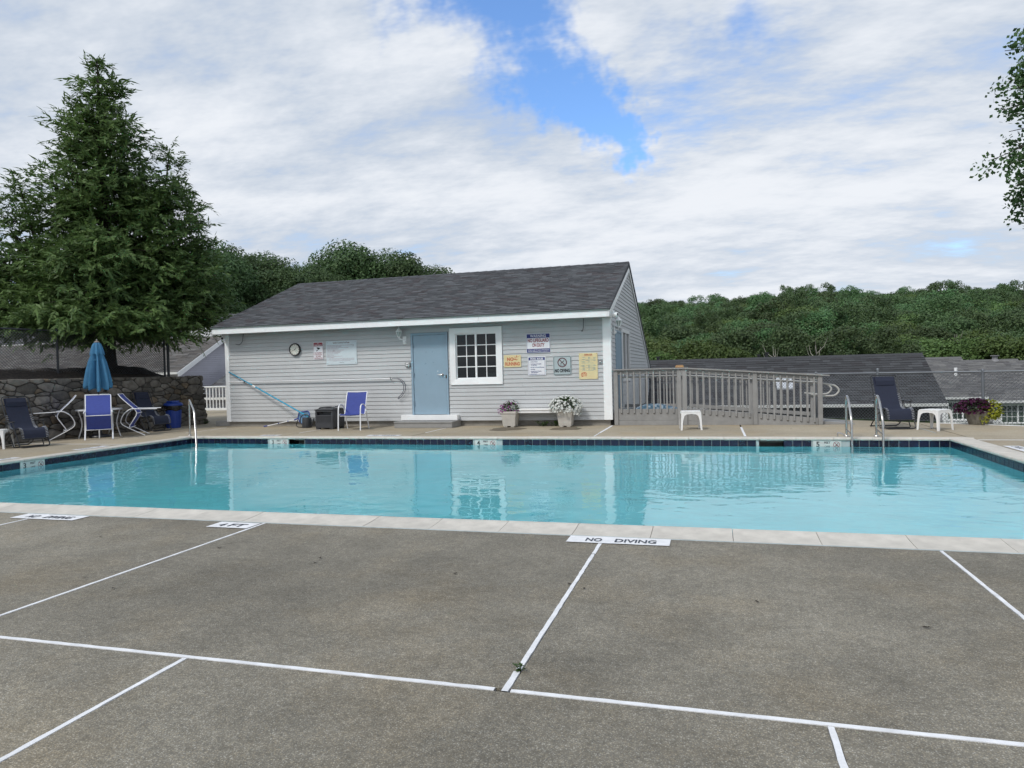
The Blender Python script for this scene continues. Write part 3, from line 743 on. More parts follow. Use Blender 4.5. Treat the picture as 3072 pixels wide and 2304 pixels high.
# the wall's free end: a ragged column of stones
h = 0.0
while h < WH - .06:
    hh = random.uniform(.09, .20); d = .02
    while d > -.55:
        dd = random.uniform(.14, .30); e = random.uniform(-.02, .06)
        q = [S1 + SN * (BAT * (1 - h / WH) + d - u) + SD * (e - .12 + v) for u, v in ((0, 0), (dd - .012, 0), (dd - .012, .16), (0, .16))]
        b = MB(); bm = bmesh.new(); z1_ = min(h + hh - .012, WH + .01)
        vs = [bm.verts.new((p.x + random.uniform(-.02, .02), p.y + random.uniform(-.025, .025), z + random.uniform(-.012, .012))) for z in (h, z1_) for p in q]
        for f in ((0, 1, 2, 3), (4, 5, 6, 7), (0, 1, 5, 4), (1, 2, 6, 5), (2, 3, 7, 6), (3, 0, 4, 7)): bm.faces.new([vs[i] for i in f])
        bmesh.ops.bevel(bm, geom=list(bm.edges), offset=.028, segments=2, affect='EDGES'); bm.verts.index_update()
        b.add([v.co[:] for v in bm.verts], [[v.index for v in f.verts] for f in bm.faces]); bm.free()
        part('stone', b, stone_m, wall, world=True, smooth=True); d -= dd
    h += hh

def bed_z(x, y):
    k = S0.x + (S1.x - S0.x) * (y - S0.y) / (S1.y - S0.y) - x     # distance behind the wall face
    z = 1.47 + 0.30 * sstep(0.35, 1.1, k) + 0.10 * math.exp(-((x + 17.4) ** 2 + (y - 17.0) ** 2) / 0.9)
    z -= 0.28 * sstep(17.2, 18.6, y)
    return z + 0.03 * math.sin(x * 7 + y * 3) * math.sin(y * 5)
def sheet(name, x0, x1, y0, y1, st, zf, m):
    nx, ny = int((x1 - x0) / st), int((y1 - y0) / st); b = MB()
    b.v = [(x0 + (x1 - x0) * i / nx, y0 + (y1 - y0) * j / ny, zf(x0 + (x1 - x0) * i / nx, y0 + (y1 - y0) * j / ny)) for j in range(ny + 1) for i in range(nx + 1)]
    b.f = [(j * (nx + 1) + i, j * (nx + 1) + i + 1, (j + 1) * (nx + 1) + i + 1, (j + 1) * (nx + 1) + i) for j in range(ny) for i in range(nx)]; b.m = [0] * len(b.f)
    return struct(name, b, m, smooth=True)
def bed_clip(x, y):
    k = S0.x + (S1.x - S0.x) * (y - S0.y) / (S1.y - S0.y) - x
    if k < 0.3: return -0.3
    if y > 18.5: return 1.2 - (y - 18.5) * 1.6
    return bed_z(x, y) + random.uniform(-.025, .025)
sheet('planting_bed', -18.3, -15.8, 4.0, 19.4, 0.1, bed_clip, mulch_m)
sheet('lawn', -34, -18.2, 0.0, 21, 0.5, lambda x, y: 1.72 + 0.03 * (-18.2 - x) - 3.6 * sstep(16.5, 20.5, y + 0.25 * (x + 18)), grass_m)
# ------------------------------------------------------------------ shingled roofs
def shingle_field(parent, p0, u, s, L_, S_, mats, nparts, expo=0.143, wmean=0.33, seed=1, keep=None, cap=True, name='shingle', world=True):
    """lay courses of shingles on the plane p0 + u*a + s*b; the nearest nparts are single objects, the rest one joined part"""
    r = random.Random(seed); u, s = Vector(u).normalized(), Vector(s).normalized(); n = u.cross(s)
    if n.z < 0: n = -n
    rot = Matrix((u, s, n)).transposed().to_4x4(); p0 = Vector(p0); items = []
    nc = int(S_ / expo) + 1
    for c in range(nc):
        a = -r.uniform(0, wmean)
        while a < L_:
            w = r.choice((0.22, 0.30, 0.34, 0.42)) * wmean / 0.33
            a0, a1 = max(0, a), min(L_, a + w); b0 = c * expo
            if a1 - a0 > 0.03 and (keep is None or keep((a0 + a1) / 2, b0)):
                items.append((a0, a1, b0, min(expo * 1.12, S_ - b0 + 0.02), r.choice((0.006, 0.009, 0.013)), r.choices((0, 1, 2), (5, 4, 2))[0]))
            a += w
    camp = Vector((0, 0, 1.4))
    items.sort(key=lambda t: (p0 + u * (t[0] + t[1]) / 2 + s * t[2] - camp).length)
    ms = {}
    def verts(a0, a1, b0, ln, th):
        return [(a0 + .002, b0, -.004), (a1 - .002, b0, -.004), (a1 - .002, b0 + ln, -.006), (a0 + .002, b0 + ln, -.006), (a0 + .002, b0, th + .005), (a1 - .002, b0, th + .005), (a1 - .002, b0 + ln, 0.0), (a0 + .002, b0 + ln, 0.0)]
    FS = [(4, 5, 6, 7), (0, 1, 5, 4), (1, 2, 6, 5), (3, 0, 4, 7)]
    off = -wloc(parent) if world else Vector((0, 0, 0))
    for a0, a1, b0, ln, th, mi in items[:nparts]:
        key = (round(a1 - a0, 2), round(ln, 2), th, mi)
        if key not in ms: ms[key] = MB().add(verts(0, a1 - a0, 0, ln, th), FS).mesh(name, mats[mi])
        o = ob(name, ms[key], parent); q = p0 + u * a0 + s * b0 + off
        o.matrix_local = Matrix.Translation(q) @ rot
    rest = items[nparts:]
    if rest:
        b = MB()
        for a0, a1, b0, ln, th, mi in rest: b.add(verts(a0, a1, b0, ln, th), FS, mi)
        me = bpy.data.meshes.new('shingle_field'); me.from_pydata(b.v, [], b.f)
        for m in mats: me.materials.append(m)
        me.polygons.foreach_set('material_index', b.m)
        o = ob('shingle_field', me, parent); o['kind'] = 'stuff'; o.matrix_local = Matrix.Translation(p0 + off) @ rot

# ------------------------------------------------------------------ clubhouse
BX0, BX1, BY, GX = -13.72, -2.44, 17.47, -2.44
ED, EZ, RY, RZ, BE, BZ = 16.99, 2.865, 21.48, 4.62, 28.3, 1.47
club = thing('clubhouse', 'grey sided single storey pool house with dark shingle roof and blue door', 'building', (BX0, BY, 0))
P_ = lambda n, b, m, par=club, **k: part(n, b, m, par, world=True, **k)
P_('foundation', MB().box(BX0 + .04, BY + 0.05, -0.10, BX1 - .05, 28.0, 0.13), concrete_m)
DO = (-7.811, -6.756, 0.304, 2.497); WO = (-6.691, -5.246, 1.09, 2.587)
fw = MB(); y0, y1 = BY + 0.016, BY + 0.12
fw.box(BX0 + .02, y0, 0.13, DO[0], y1, 2.80); fw.box(DO[0], y0, DO[3], DO[1], y1, 2.80); fw.box(DO[1], y0, 0.13, WO[0] + .05, y1, 2.80)
fw.box(WO[0] + .05, y0, 0.13, WO[1] - .05, y1, WO[2] + .05); fw.box(WO[0] + .05, y0, WO[3] - .05, WO[1] - .05, y1, 2.80); fw.box(WO[1] - .05, y0, 0.13, BX1 - .03, y1, 2.80); fw.box(DO[0], y0, 0.13, DO[1], y1, DO[2])
front = P_('front_wall', fw, siding_m)
CE = 0.1075
random.seed(21)
def board(x0, x1, z0, f0=BY - 0.026, f1=BY - 0.012, bk=BY + 0.02, h=CE):
    b = MB(); g = 0.0115; b.prism([(f0, z0 + g), (f0 + .002, z0 + g - .004), (bk, z0 + g - .004), (bk, z0 + h + .004), (f1, z0 + h + .004)], x0, x1, 'x'); return b
for k in range(24):
    z0 = 0.135 + k * CE; zt = z0 + CE; segs = [(BX0 + .13, BX1 - .19)]
    if z0 + .02 < DO[3] and zt > DO[2] - .12: segs = [(BX0 + .13, DO[0] - .012 if zt > DO[2] else -8.085), (DO[1] + .012 if zt > DO[2] else -6.465, BX1 - .19)]
    if z0 + .03 < WO[3] and zt - .02 > WO[2]: segs = [s for a, c in segs for s in ((a, min(c, WO[0] - .003)), (max(a, WO[1] + .003), c)) if s[1] - s[0] > 0.03] if True else segs
    fin = []
    for a, c in segs:
        cuts = [a]
        while c - cuts[-1] > 3.9: cuts.append(cuts[-1] + random.uniform(1.6, 3.7))
        fin += list(zip(cuts, cuts[1:] + [c]))
    for a, c in fin:
        if c - a < 0.02: continue
        P_('siding_board', board(a + .001, c - .001, z0 + random.uniform(-.001, .001)), siding_m, front)
# gable end
ks, kr = (RZ - EZ) / (RY - ED), (RZ - BZ) / (BE - RY)
def ztop(y): return EZ + (y - ED) * ks if y < RY else RZ - (y - RY) * kr
def yrear(z): return RY + (RZ - z) / kr
def yfront(z): return max(BY, ED + (z - EZ) / ks)
SDO, SWO = (18.25, 19.42, 0.36, 2.42), (19.62, 21.35, 1.05, 2.52)
gw = MB().prism([(BY + .12, 0.13), (27.9, 0.13), (27.9, ztop(27.9) - .14), (RY, RZ - .14), (BY + .12, ztop(BY + .12) - .14)], GX - .12, GX - 0.016, 'x')
gable = P_('gable_wall', gw, siding_m)
for k in range(42):
    z0 = 0.135 + k * CE; zm = z0 + CE * 0.6
    if zm > RZ - .2: break
    a, c = max(BY + .06, ED + (zm + .14 - EZ) / ks), min(27.9, yrear(zm + .14))
    segs = [(a, c)]
    for (q0, q1, h0, h1) in (SDO, SWO):
        if z0 + .02 < h1 and zm > h0: segs = [s for s0, s1 in segs for s in ((s0, min(s1, q0)), (max(s0, q1), s1)) if s[1] - s[0] > 0.03]
    for s0, s1 in segs:
        b = MB(); g = .0115; b.prism([(GX + .026, z0 + g), (GX + .024, z0 + g - .004), (GX - .02, z0 + g - .004), (GX - .02, z0 + CE + .004), (GX + .012, z0 + CE + .004)], s0, s1, 'y')
        P_('siding_board', b, siding_m, gable)
P_('side_door', MB().bbox(GX - .03, SDO[0] + .06, SDO[2], GX + .02, SDO[1] - .06, SDO[3] - .05), door_m)
b = MB(); b.box(GX - .02, SDO[0], SDO[2], GX + .035, SDO[0] + .055, SDO[3]); b.box(GX - .02, SDO[1] - .055, SDO[2], GX + .035, SDO[1], SDO[3]); b.box(GX - .02, SDO[0] + .056, SDO[3] - .05, GX + .034, SDO[1] - .056, SDO[3])
P_('side_door_frame', b, door_m)
sw = MB()
for q in ((SWO[0], SWO[0] + .09, SWO[2], SWO[3]), (SWO[1] - .09, SWO[1], SWO[2], SWO[3]), (SWO[0] + .091, SWO[1] - .091, SWO[3] - .09, SWO[3]), (SWO[0] + .091, SWO[1] - .091, SWO[2], SWO[2] + .09), (20.46, 20.52, SWO[2] + .091, SWO[3] - .091)): sw.box(GX - .01, q[0], q[2], GX + .045, q[1], q[3])
sw = P_('side_window', sw, white_vinyl)
for a, c in ((SWO[0] + .09, 20.46), (20.52, SWO[1] - .09)): P_('pane', MB().box(GX - .006, a, SWO[2] + .09, GX + .002, c, SWO[3] - .09), mat('dark pane', (0.02, 0.024, 0.03), 0.06, var=0.02), sw)
P_('back_wall', MB().box(BX0 + .02, 27.8, 0.13, BX1 - .13, 27.9, 1.5), siding_m)
P_('left_wall', MB().prism([(BY + .13, 0.13), (27.79, 0.13), (27.79, ztop(27.79) - .14), (RY, RZ - .14), (BY + .13, ztop(BY + .13) - .14)], BX0 + .02, BX0 + .12, 'x'), siding_m)
for x0, x1 in ((BX0, BX0 + .14), (BX1 - .19, BX1 + .02)):
    P_('corner_post', MB().bbox(x0, BY - .035, 0.14, x1, BY + .06, 2.70, .006), white_vinyl)
P_('corner_post', MB().bbox(BX1 - .05, BY + .062, 0.14, BX1 + .021, BY + .16, 2.72, .006), white_vinyl)
# roof
RX0, RX1 = BX0 - .10, BX1 + .07
rf = MB().prism([(ED - .02, EZ), (RY, RZ), (BE, BZ), (BE, BZ - .10), (RY, RZ - .115), (ED - .02, EZ - .035)], RX0, RX1, 'x')
roof = P_('roof', rf, shing[0])
sv = Vector((0, RY - ED, RZ - EZ))
shingle_field(roof, (RX0, ED - .03, EZ + .002), (1, 0, 0), sv, RX1 - RX0, sv.length, shing, 300, seed=5, wmean=.24)
b = MB()
for i in range(38):
    x = RX0 + i * 0.30; x1 = min(RX1, x + 0.33)
    b.add([(x, RY - .14, RZ - .14 * ks + .016), (x1, RY - .14, RZ - .14 * ks + .026), (x1, RY, RZ + .034), (x, RY, RZ + .022), (x, RY + .14, RZ - .14 * kr + .016), (x1, RY + .14, RZ - .14 * kr + .026)], [(0, 1, 2, 3), (3, 2, 5, 4)], 0)
P_('ridge_cap', b, shing[0], roof)
fcuts = [RX0 + .07, -12.0, -8.93, -5.72, BX1 + .02]
for a, c in zip(fcuts, fcuts[1:]):
    P_('fascia_board', MB().bbox(a + .0015, ED, 2.678, c - .0015, ED + .025, EZ - .032, .003), white_vinyl)
P_('drip_edge', MB().box(RX0, ED - .022, EZ - .034, RX1, ED - .010, EZ + .004), mat('grey green drip edge', (0.16, 0.20, 0.19), 0.5))
b = MB()
ns = 96
for i in range(ns):
    x = RX0 + .07 + (BX1 - RX0 - .07) * i / ns; b.box(x + .004, ED + .026, 2.690, x + (BX1 - RX0 - .07) / ns - .002, BY + .01, 2.70)
P_('soffit', b, siding_m)
for x0, x1 in ((BX1 + .022, BX1 + .05), (BX0 - .05, BX0 - .022)):
    P_('rake_board', MB().prism([(ED, EZ - .036), (RY, RZ - .117), (RY, RZ - .28), (BY, ztop(BY) - .26), (BY, 2.68), (ED, 2.68)], x0, x1, 'x'), white_vinyl)
    P_('rake_board', MB().prism([(RY + .002, RZ - .117), (BE, BZ - .102), (BE, BZ - .22), (RY + .002, RZ - .26)], x0, x1, 'x'), white_vinyl)
# dark room behind the window
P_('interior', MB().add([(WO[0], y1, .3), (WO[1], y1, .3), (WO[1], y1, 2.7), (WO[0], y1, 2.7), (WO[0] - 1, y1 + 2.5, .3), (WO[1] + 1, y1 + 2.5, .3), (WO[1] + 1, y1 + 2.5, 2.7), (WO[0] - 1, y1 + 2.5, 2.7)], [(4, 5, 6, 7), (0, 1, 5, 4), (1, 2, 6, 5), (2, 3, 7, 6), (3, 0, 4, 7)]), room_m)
# door
fr = MB(); w = .055
fr.box(DO[0], BY - .045, DO[2], DO[0] + w, BY + .06, DO[3]); fr.box(DO[1] - w, BY - .045, DO[2], DO[1], BY + .06, DO[3]); fr.box(DO[0] + w + .001, BY - .044, DO[3] - w, DO[1] - w - .001, BY + .06, DO[3])
P_('door_frame', fr, door_m)
door = P_('door', MB().bbox(DO[0] + w + .006, BY - .022, DO[2] + .008, DO[1] - w - .006, BY + .03, DO[3] - w - .006, .004), door_m)
h = MB(); h.rot(Matrix.Identity(4))
hx, hz = -6.92, 1.372
h.lathe([(0.034, 0), (0.034, .012), (.016, .016), (.013, .055)], 14)
h.rot(Matrix.Translation((hx, BY - .022, hz)) @ Matrix.Rotation(PI / 2, 4, 'X'))
h.tube([(hx, BY - .075, hz), (hx - .05, BY - .078, hz - .004), (hx - .12, BY - .074, hz - .006)], [.011, .010, .008], 8)
P_('handle', h, steel_m, door, smooth=True)
P_('latch_guard', MB().bbox(-6.825, BY - .052, 1.27, -6.79, BY - .046, 1.36, .002), mat('dark bronze', (0.08, 0.07, 0.06), 0.5, 0.6), door)
for z in (.62, 1.40, 2.18): P_('hinge', MB().bbox(DO[0] + .045, BY - .056, z - .06, DO[0] + .072, BY - .0455, z + .06, .003), mat('painted hinge', (0.19, 0.27, 0.34), 0.5), door)
for x, z, sx, sz in ((-7.38, 1.98, .012, .016), (-7.20, 1.985, .008, .018), (-7.40, 1.68, .02, .012), (-7.18, 1.70, .012, .014), (-7.42, 1.66, .01, .012), (-7.38, 1.38, .012, .012)):
    P_('scuff', MB().bbox(x - sx, BY - .0235, z - sz, x + sx, BY - .0215, z + sz, .0008), mat('scuffed paint', (0.19, 0.28, 0.36), 0.6), door)
P_('scuff', MB().bbox(-7.062, BY - .0235, 1.44, -7.05, BY - .0215, 1.48, .0008), white_trim, door)
P_('threshold', MB().bbox(-8.08, BY - .20, 0.168, -6.47, BY + .045, 0.302, .006), white_trim)
# window
tr = MB(); t = 0.150
O, I = (WO[0], WO[1], WO[2], WO[3]), (WO[0] + t, WO[1] - t, WO[2] + t, WO[3] - t)
def ring(b, O, I, yo, yi, yb):
    oc = [(O[0], O[2]), (O[1], O[2]), (O[1], O[3]), (O[0], O[3])]; ic = [(I[0], I[2]), (I[1], I[2]), (I[1], I[3]), (I[0], I[3])]
    vs = [(x, yo, z) for x, z in oc] + [(x, yi, z) for x, z in ic] + [(x, yb, z) for x, z in oc] + [(x, yb, z) for x, z in ic]
    fs = []
    for i in range(4):
        j = (i + 1) % 4; fs += [(i, j, 4 + j, 4 + i), (i, j, 8 + j, 8 + i), (4 + i, 4 + j, 12 + j, 12 + i)]
    b.add(vs, fs)
ring(tr, O, I, BY - .055, BY - .035, BY + .10)
win = P_('window', tr, white_vinyl)
xm = -5.972
sash = MB()
G0, G1, H0, H1 = I[0], I[1], I[2], I[3]
ring(sash, (G0 + .001, xm + .03, H0 + .001, H1 - .001), (G0 + .03, xm - .012, H0 + .03, H1 - .03), BY + .02, BY + .022, BY + .05)
ring(sash, (xm - .028, G1 - .001, H0 + .0015, H1 - .0015), (xm + .022, G1 - .03, H0 + .035, H1 - .03), BY - .012, BY - .01, BY + .015)
P_('sash', sash, white_vinyl, win)
mun = MB()
for (a, c, yy) in ((G0 + .03, xm - .012, BY + .036), (xm + .022, G1 - .03, BY + .004)):
    zz0, zz1 = H0 + .033, H1 - .03
    xc = (a + c) / 2; mun.box(xc - .011, yy - .010, zz0, xc + .011, yy + .004, zz1)
    for i in (1, 2, 3):
        zc = zz0 + (zz1 - zz0) * i / 4
        mun.box(a, yy - .009, zc - .011, xc - .012, yy + .003, zc + .011); mun.box(xc + .012, yy - .009, zc - .011, c, yy + .003, zc + .011)
    for i in range(4):
        for (p, q) in ((a, xc - .011), (xc + .011, c)):
            P_('pane', MB().box(p - .004, yy + .006, zz0 + (zz1 - zz0) * i / 4 + .004, q + .004, yy + .010, zz0 + (zz1 - zz0) * (i + 1) / 4 - .004), glass_dark, win)
P_('muntin_grid', mun, white_vinyl, win)
P_('insect_screen', MB().box(G0 + .02, BY + .055, H0 + .02, xm, BY + .057, H1 - .02), mat('grey insect screen', (0.05, 0.05, 0.053), 0.9), win)
n_ = P_('paper_note', MB().box(-5.67, BY + .022, H0 + .045, -5.45, BY + .024, H0 + .15), mat('paper notice', (0.35, 0.37, 0.36), 0.8), win)

# door step
step = thing('door_step', 'low grey painted wooden box step below the blue door', 'step', (-7.25, 17.1, 0))
part('tread', MB().bbox(-8.07, 16.785, 0.125, -6.43, BY - .03, 0.163, .004), wood_grey, step, world=True)
part('riser', MB().bbox(-8.055, 16.80, 0.004, -6.445, 16.84, 0.124, .003), wood_grey, step, world=True)
for x in (-8.055, -6.485): part('side_board', MB().bbox(x, 16.841, 0.004, x + .04, BY - .03, 0.124, .003), wood_grey, step, world=True)
o = single('timber_block', MB().bbox(-.25, -.09, 0, .25, .09, .15, .006), wood_grey, 'short grey timber block at the left corner of the pool house', 'timber block', loc=(-14.02, 17.72, 0.001))

# lanterns
def lantern(loc, rz, label):
    t = thing('wall_lantern', label, 'lantern', loc, rz, 'white carriage lanterns on the pool house')
    part('back_plate', MB().bbox(-.055, -.02, -.12, .055, .004, .10, .012), white_vinyl, t)
    part('sensor_dome', MB().lathe([(.048, 0), (.045, .02), (.03, .04), (.008, .048)], 14).rot(Matrix.Translation((0, -.02, -.06)) @ Matrix.Rotation(PI / 2, 4, 'X')), white_vinyl, t, smooth=True)
    part('arm', MB().tube(rounded([(0, -.02, .02), (0, -.10, .0), (-.10, -.14, .03), (-.10, -.14, .07)], .04), .011, 8), white_vinyl, t, smooth=True)
    c = (-.10, -.14, 0)
    part('cage', MB().lathe([(.012, .06), (.035, .07), (.038, .085)], 6, c).lathe([(.088, .222), (.092, .235), (.075, .25), (.045, .27), (.05, .28), (.028, .30), (.008, .33), (.012, .35), (.002, .36)], 6, c), white_vinyl, t)
    b = MB()
    for k in range(6):
        a = 2 * PI * k / 6; b.tube([(c[0] + .038 * math.cos(a), c[1] + .038 * math.sin(a), .085), (c[0] + .082 * math.cos(a), c[1] + .082 * math.sin(a), .222)], .006, 4)
    part('cage_bar', b, white_vinyl, t)
    part('glass', MB().lathe([(.034, .087), (.076, .22)], 6, c), mat('lantern glass', (0.35, 0.40, 0.38), 0.15, var=0.1), t)
    return t
lantern((-7.99, BY - .03, 2.33), 0, 'white carriage lantern on the front wall left of the blue door')
lantern((GX + .03, 17.93, 2.40), PI / 2, 'white carriage lantern on the gable end above the ramp')

def bullet_cam(loc, rz, label):
    t = thing('security_camera', label, 'camera', loc, rz)
    part('housing', MB().lathe([(.02, 0), (.048, .004), (.052, .05), (.055, .13), (.05, .135)], 14).rot(Matrix.Rotation(PI / 2, 4, 'X')), white_vinyl, t, smooth=True)
    part('lens', MB().lathe([(.042, .134), (.03, .139), (.004, .142)], 12).rot(Matrix.Rotation(PI / 2, 4, 'X')), black_plastic, t, smooth=True)
    part('bracket', MB().lathe([(.04, .10), (.035, .06), (.02, .03)], 12), white_vinyl, t, smooth=True)
bullet_cam((BX0 + .02, BY - .06, 2.575), 0.25, 'white bullet security camera under the left end of the eave')
bullet_cam((BX1 + .10, BY - .17, 2.735), 1.2, 'white security camera under the right end of the eave')
def cable(pts, label):
    single('cable_stub', MB().tube(rounded(pts, .1), .008, 6), black_plastic, label, 'cable', smooth=True)
cable([(-13.06, BY - .04, 2.69), (-13.06, BY - .10, 2.45), (-13.14, BY - .12, 2.37), (-13.29, BY - .10, 2.40)], 'curved dark cable stub hanging below the eave at the left corner')
cable([(-3.098, BY - .04, 2.69), (-3.10, BY - .07, 2.45), (-3.125, BY - .09, 2.36), (-3.16, BY - .09, 2.39)], 'hooked dark cable stub hanging below the eave above the yellow sign')
t = thing('door_bell_box', 'small grey weatherproof switch box on the siding left of the door', 'switch box', (-7.91, BY - .03, 1.665))
part('box', MB().bbox(-.072, -.05, -.06, .072, .01, .06, .008), mat('grey cast box', (0.36, 0.37, 0.37), 0.5, 0.3), t)
part('plate', MB().bbox(-.03, -.058, -.04, .03, -.051, .04, .004), white_trim, t); part('button', MB().bbox(-.014, -.064, -.016, .014, -.0585, .016, .003), black_plastic, t)
t = thing('hook_plate', 'small grey hook plate on the siding right of the yellow sign', 'hook', (-2.70, BY - .025, 1.588))
part('plate', MB().bbox(-.05, -.012, -.05, .05, .008, .05, .003), mat('grey zinc', (0.30, 0.31, 0.32), 0.5, 0.5), t); part('stud', MB().lathe([(.018, 0), (.016, .02), (.005, .028)], 10).rot(Matrix.Translation((0, -.012, 0)) @ Matrix.Rotation(PI / 2, 4, 'X')), steel_m, t, smooth=True)

# clock
t = thing('wall_clock', 'round wall clock with a black rim and cream face', 'clock', (-11.362, BY - .03, 2.18))
RX = Matrix.Rotation(PI / 2, 4, 'X')
part('rim', MB().lathe([(.150, .0), (.178, .002), (.182, .03), (.172, .055), (.152, .05), (.148, .03), (.10, .028)], 32).rot(RX), black_plastic, t, smooth=True)
part('face', MB().lathe([(.149, .029), (.149, .034)], 32).rot(RX), mat('cream dial', (0.68, 0.67, 0.60), 0.5, var=0.03), t)
b = MB()
for k in range(12):
    a = 2 * PI * k / 12; ca, sa = math.sin(a), math.cos(a); w = .006 if k % 3 else .009
    b.add([(ca * .118 - sa * w, 0, sa * .118 + ca * w), (ca * .118 + sa * w, 0, sa * .118 - ca * w), (ca * .138 + sa * w, 0, sa * .138 - ca * w), (ca * .138 - sa * w, 0, sa * .138 + ca * w)], [(0, 1, 2, 3)])
n = 18; b.add([(.055 + (.022 + s * .004) * math.cos(2 * PI * i / n), 0, -.05 + (.022 + s * .004) * math.sin(2 * PI * i / n)) for s in (0, 1) for i in range(n)], [(i, (i + 1) % n, n + (i + 1) % n, n + i) for i in range(n)])
o = part('dial_mark', b, ink_black, t); o.location.y = -.0352
def hand(ang, ln, w):
    a = R(ang); d = Vector((math.sin(a), 0, math.cos(a))); s = Vector((d.z, 0, -d.x)); o = part('hand', MB().add([(-d * .025 + s * w)[:], (-d * .025 - s * w)[:], (d * ln - s * w * .4)[:], (d * ln + s * w * .4)[:]], [(0, 1, 2, 3)]), ink_black, t); o.location.y = -.037
hand(50, .075, .007); hand(247, .115, .005)
part('hub', MB().lathe([(.011, .034), (.009, .042)], 10).rot(RX), black_plastic, t)

# signs: flat boards screwed to the siding
def sign(name, label, x0, x1, z0, z1, m, y=BY - .032, rnd=0.0, th=.004):
    w, h = x1 - x0, z1 - z0
    if rnd:
        poly = []
        for sx, sz, a0 in ((1, -1, -90), (1, 1, 0), (-1, 1, 90), (-1, -1, 180)):
            for k in range(5):
                a = R(a0 + 22.5 * k); poly.append((sx * (w / 2 - rnd) + rnd * math.cos(a), sz * (h / 2 - rnd) + rnd * math.sin(a)))
        b = MB().prism(poly, -th, 0, 'y')
    else: b = MB().bbox(-w / 2, -th, -h / 2, w / 2, 0, h / 2, .0012)
    o = single(name, b, m, label, 'sign'); o.location = ((x0 + x1) / 2, y, (z0 + z1) / 2); return o, w, h
def panel(o, x0, x1, z0, z1, m, y=-.0052, name='colour_band'):
    return part(name, MB().add([(x0, y, z0), (x1, y, z0), (x1, y, z1), (x0, y, z1)], [(0, 1, 2, 3)]), m, o)
def frame_line(o, w, h, ins, t, m, rnd=.02, y=-.0050, name='border'):
    def rr(i, r):
        P = []
        for sx, sz, a0 in ((1, -1, -90), (1, 1, 0), (-1, 1, 90), (-1, -1, 180)):
            for k in range(4):
                a = R(a0 + 30 * k); P.append((sx * (w / 2 - i - r) + r * math.cos(a), y, sz * (h / 2 - i - r) + r * math.sin(a)))
        return P
    A, B = rr(ins, rnd), rr(ins + t, max(.001, rnd - t)); n = len(A)
    return part(name, MB().add(A + B, [(i, (i + 1) % n, n + (i + 1) % n, n + i) for i in range(n)]), m, o)
def screws(o, w, h, ins=.03):
    for sx in (-1, 1):
        for sz in (-1, 1):
            s = part('screw', MB().lathe([(.007, 0), (.005, .003)], 8).rot(RX), ink_black, o); s.location = (sx * (w / 2 - ins), -.004, sz * (h / 2 - ins))
o, w, h = sign('sign', 'white and navy sign reading WARNING NO LIFEGUARD ON DUTY', -4.592, -3.965, 1.863, 2.36, sign_white, rnd=.012)
panel(o, -w / 2 + .014, w / 2 - .014, h / 2 - .115, h / 2 - .014, ink_navy); panel(o, -w / 2 + .014, w / 2 - .014, -h / 2 + .014, -h / 2 + .11, ink_navy); frame_line(o, w, h, .010, .008, ink_navy, .01)
lettering(o, 'WARNING', .105, ink_white, 0, h / 2 - .066, bold=.001, fit=w * .66); lettering(o, 'NO LIFEGUARD', .125, ink_red, 0, .068, bold=.004, fit=w * .88); lettering(o, 'ON DUTY', .125, ink_red, 0, -.052, bold=.004, fit=w * .52)
lettering(o, 'Children under the age of 16 should not', .034, ink_white, 0, -h / 2 + .079, bold=.0008, fit=w * .88); lettering(o, 'use pool without an adult in attendance', .034, ink_white, 0, -h / 2 + .042, bold=.0008, fit=w * .88)
o, w, h = sign('sign', 'pale yellow sign reading NO RUNNING beside the window', -5.206, -4.746, 1.516, 1.829, sign_yellow)
lettering(o, 'NO', .125, ink_orange, -.055, .045, bold=.004, fit=.17); lettering(o, 'RUNNING', .125, ink_orange, 0.0, -.075, bold=.004, fit=w * .84)
rn = MB()
for pts, r_ in (([(.08, .105), (.12, .08), (.10, .045), (.14, .03), (.17, .045)], .004), ([(.02, .035), (.06, .05), (.10, .045)], .005), ([(.12, .08), (.16, .10), (.20, .115)], .003), ([(.03, .09), (.06, .07), (.09, .095)], .003), ([(.06, .045), (.10, .03), (.15, .015)], .006)):
    rn.tube([(x, 0, z) for x, z in pts], r_, 4)
q = part('running_figure', rn, ink_orange, o); q.location = (-.02, -.006, .005); q.scale = (1, .2, 1)
part('head', MB().lathe([(.016, 0), (.016, .001)], 10).rot(RX), ink_orange, o).location = (.115, -.0055, .125)
o, w, h = sign('sign', 'white sign headed POOL RULES in a navy band', -4.565, -4.095, 1.291, 1.774, sign_white, rnd=.012)
frame_line(o, w, h, .020, .006, ink_navy, .014); panel(o, -w / 2 + .026, w / 2 - .026, h / 2 - .095, h / 2 - .026, ink_navy)
lettering(o, 'POOL RULES', .062, ink_white, 0, h / 2 - .062, bold=.003, fit=w * .72)
for i, (s, x, z) in enumerate((('- No Pets Allowed', -.175, .105), ('- No Running Or Horseplay', -.175, .050), ('  On Pool Deck', -.165, .018), ('- No Glass Or Alcoholic Beverages', -.175, -.035), ('- No Diving', -.175, -.087), ('- Persons Under 16 Require', -.175, -.135), ('  Adult Supervision', -.165, -.165), ('POOL HOURS    -    -', -.17, -.212))):
    lettering(o, s, .030, ink_navy, x, z, align='LEFT', bold=.0012, sx=0.86)
o, w, h = sign('sign', 'grey square NO DIVING sign with a crossed out diver', -3.899, -3.433, 1.287, 1.767, sign_grey, rnd=.03)
frame_line(o, w, h, .012, .010, ink_black, .028)
lettering(o, 'NO DIVING', .115, ink_black, 0, -.135, bold=.006, fit=w * .84)
n = 36; rr0, rr1 = .098, .122
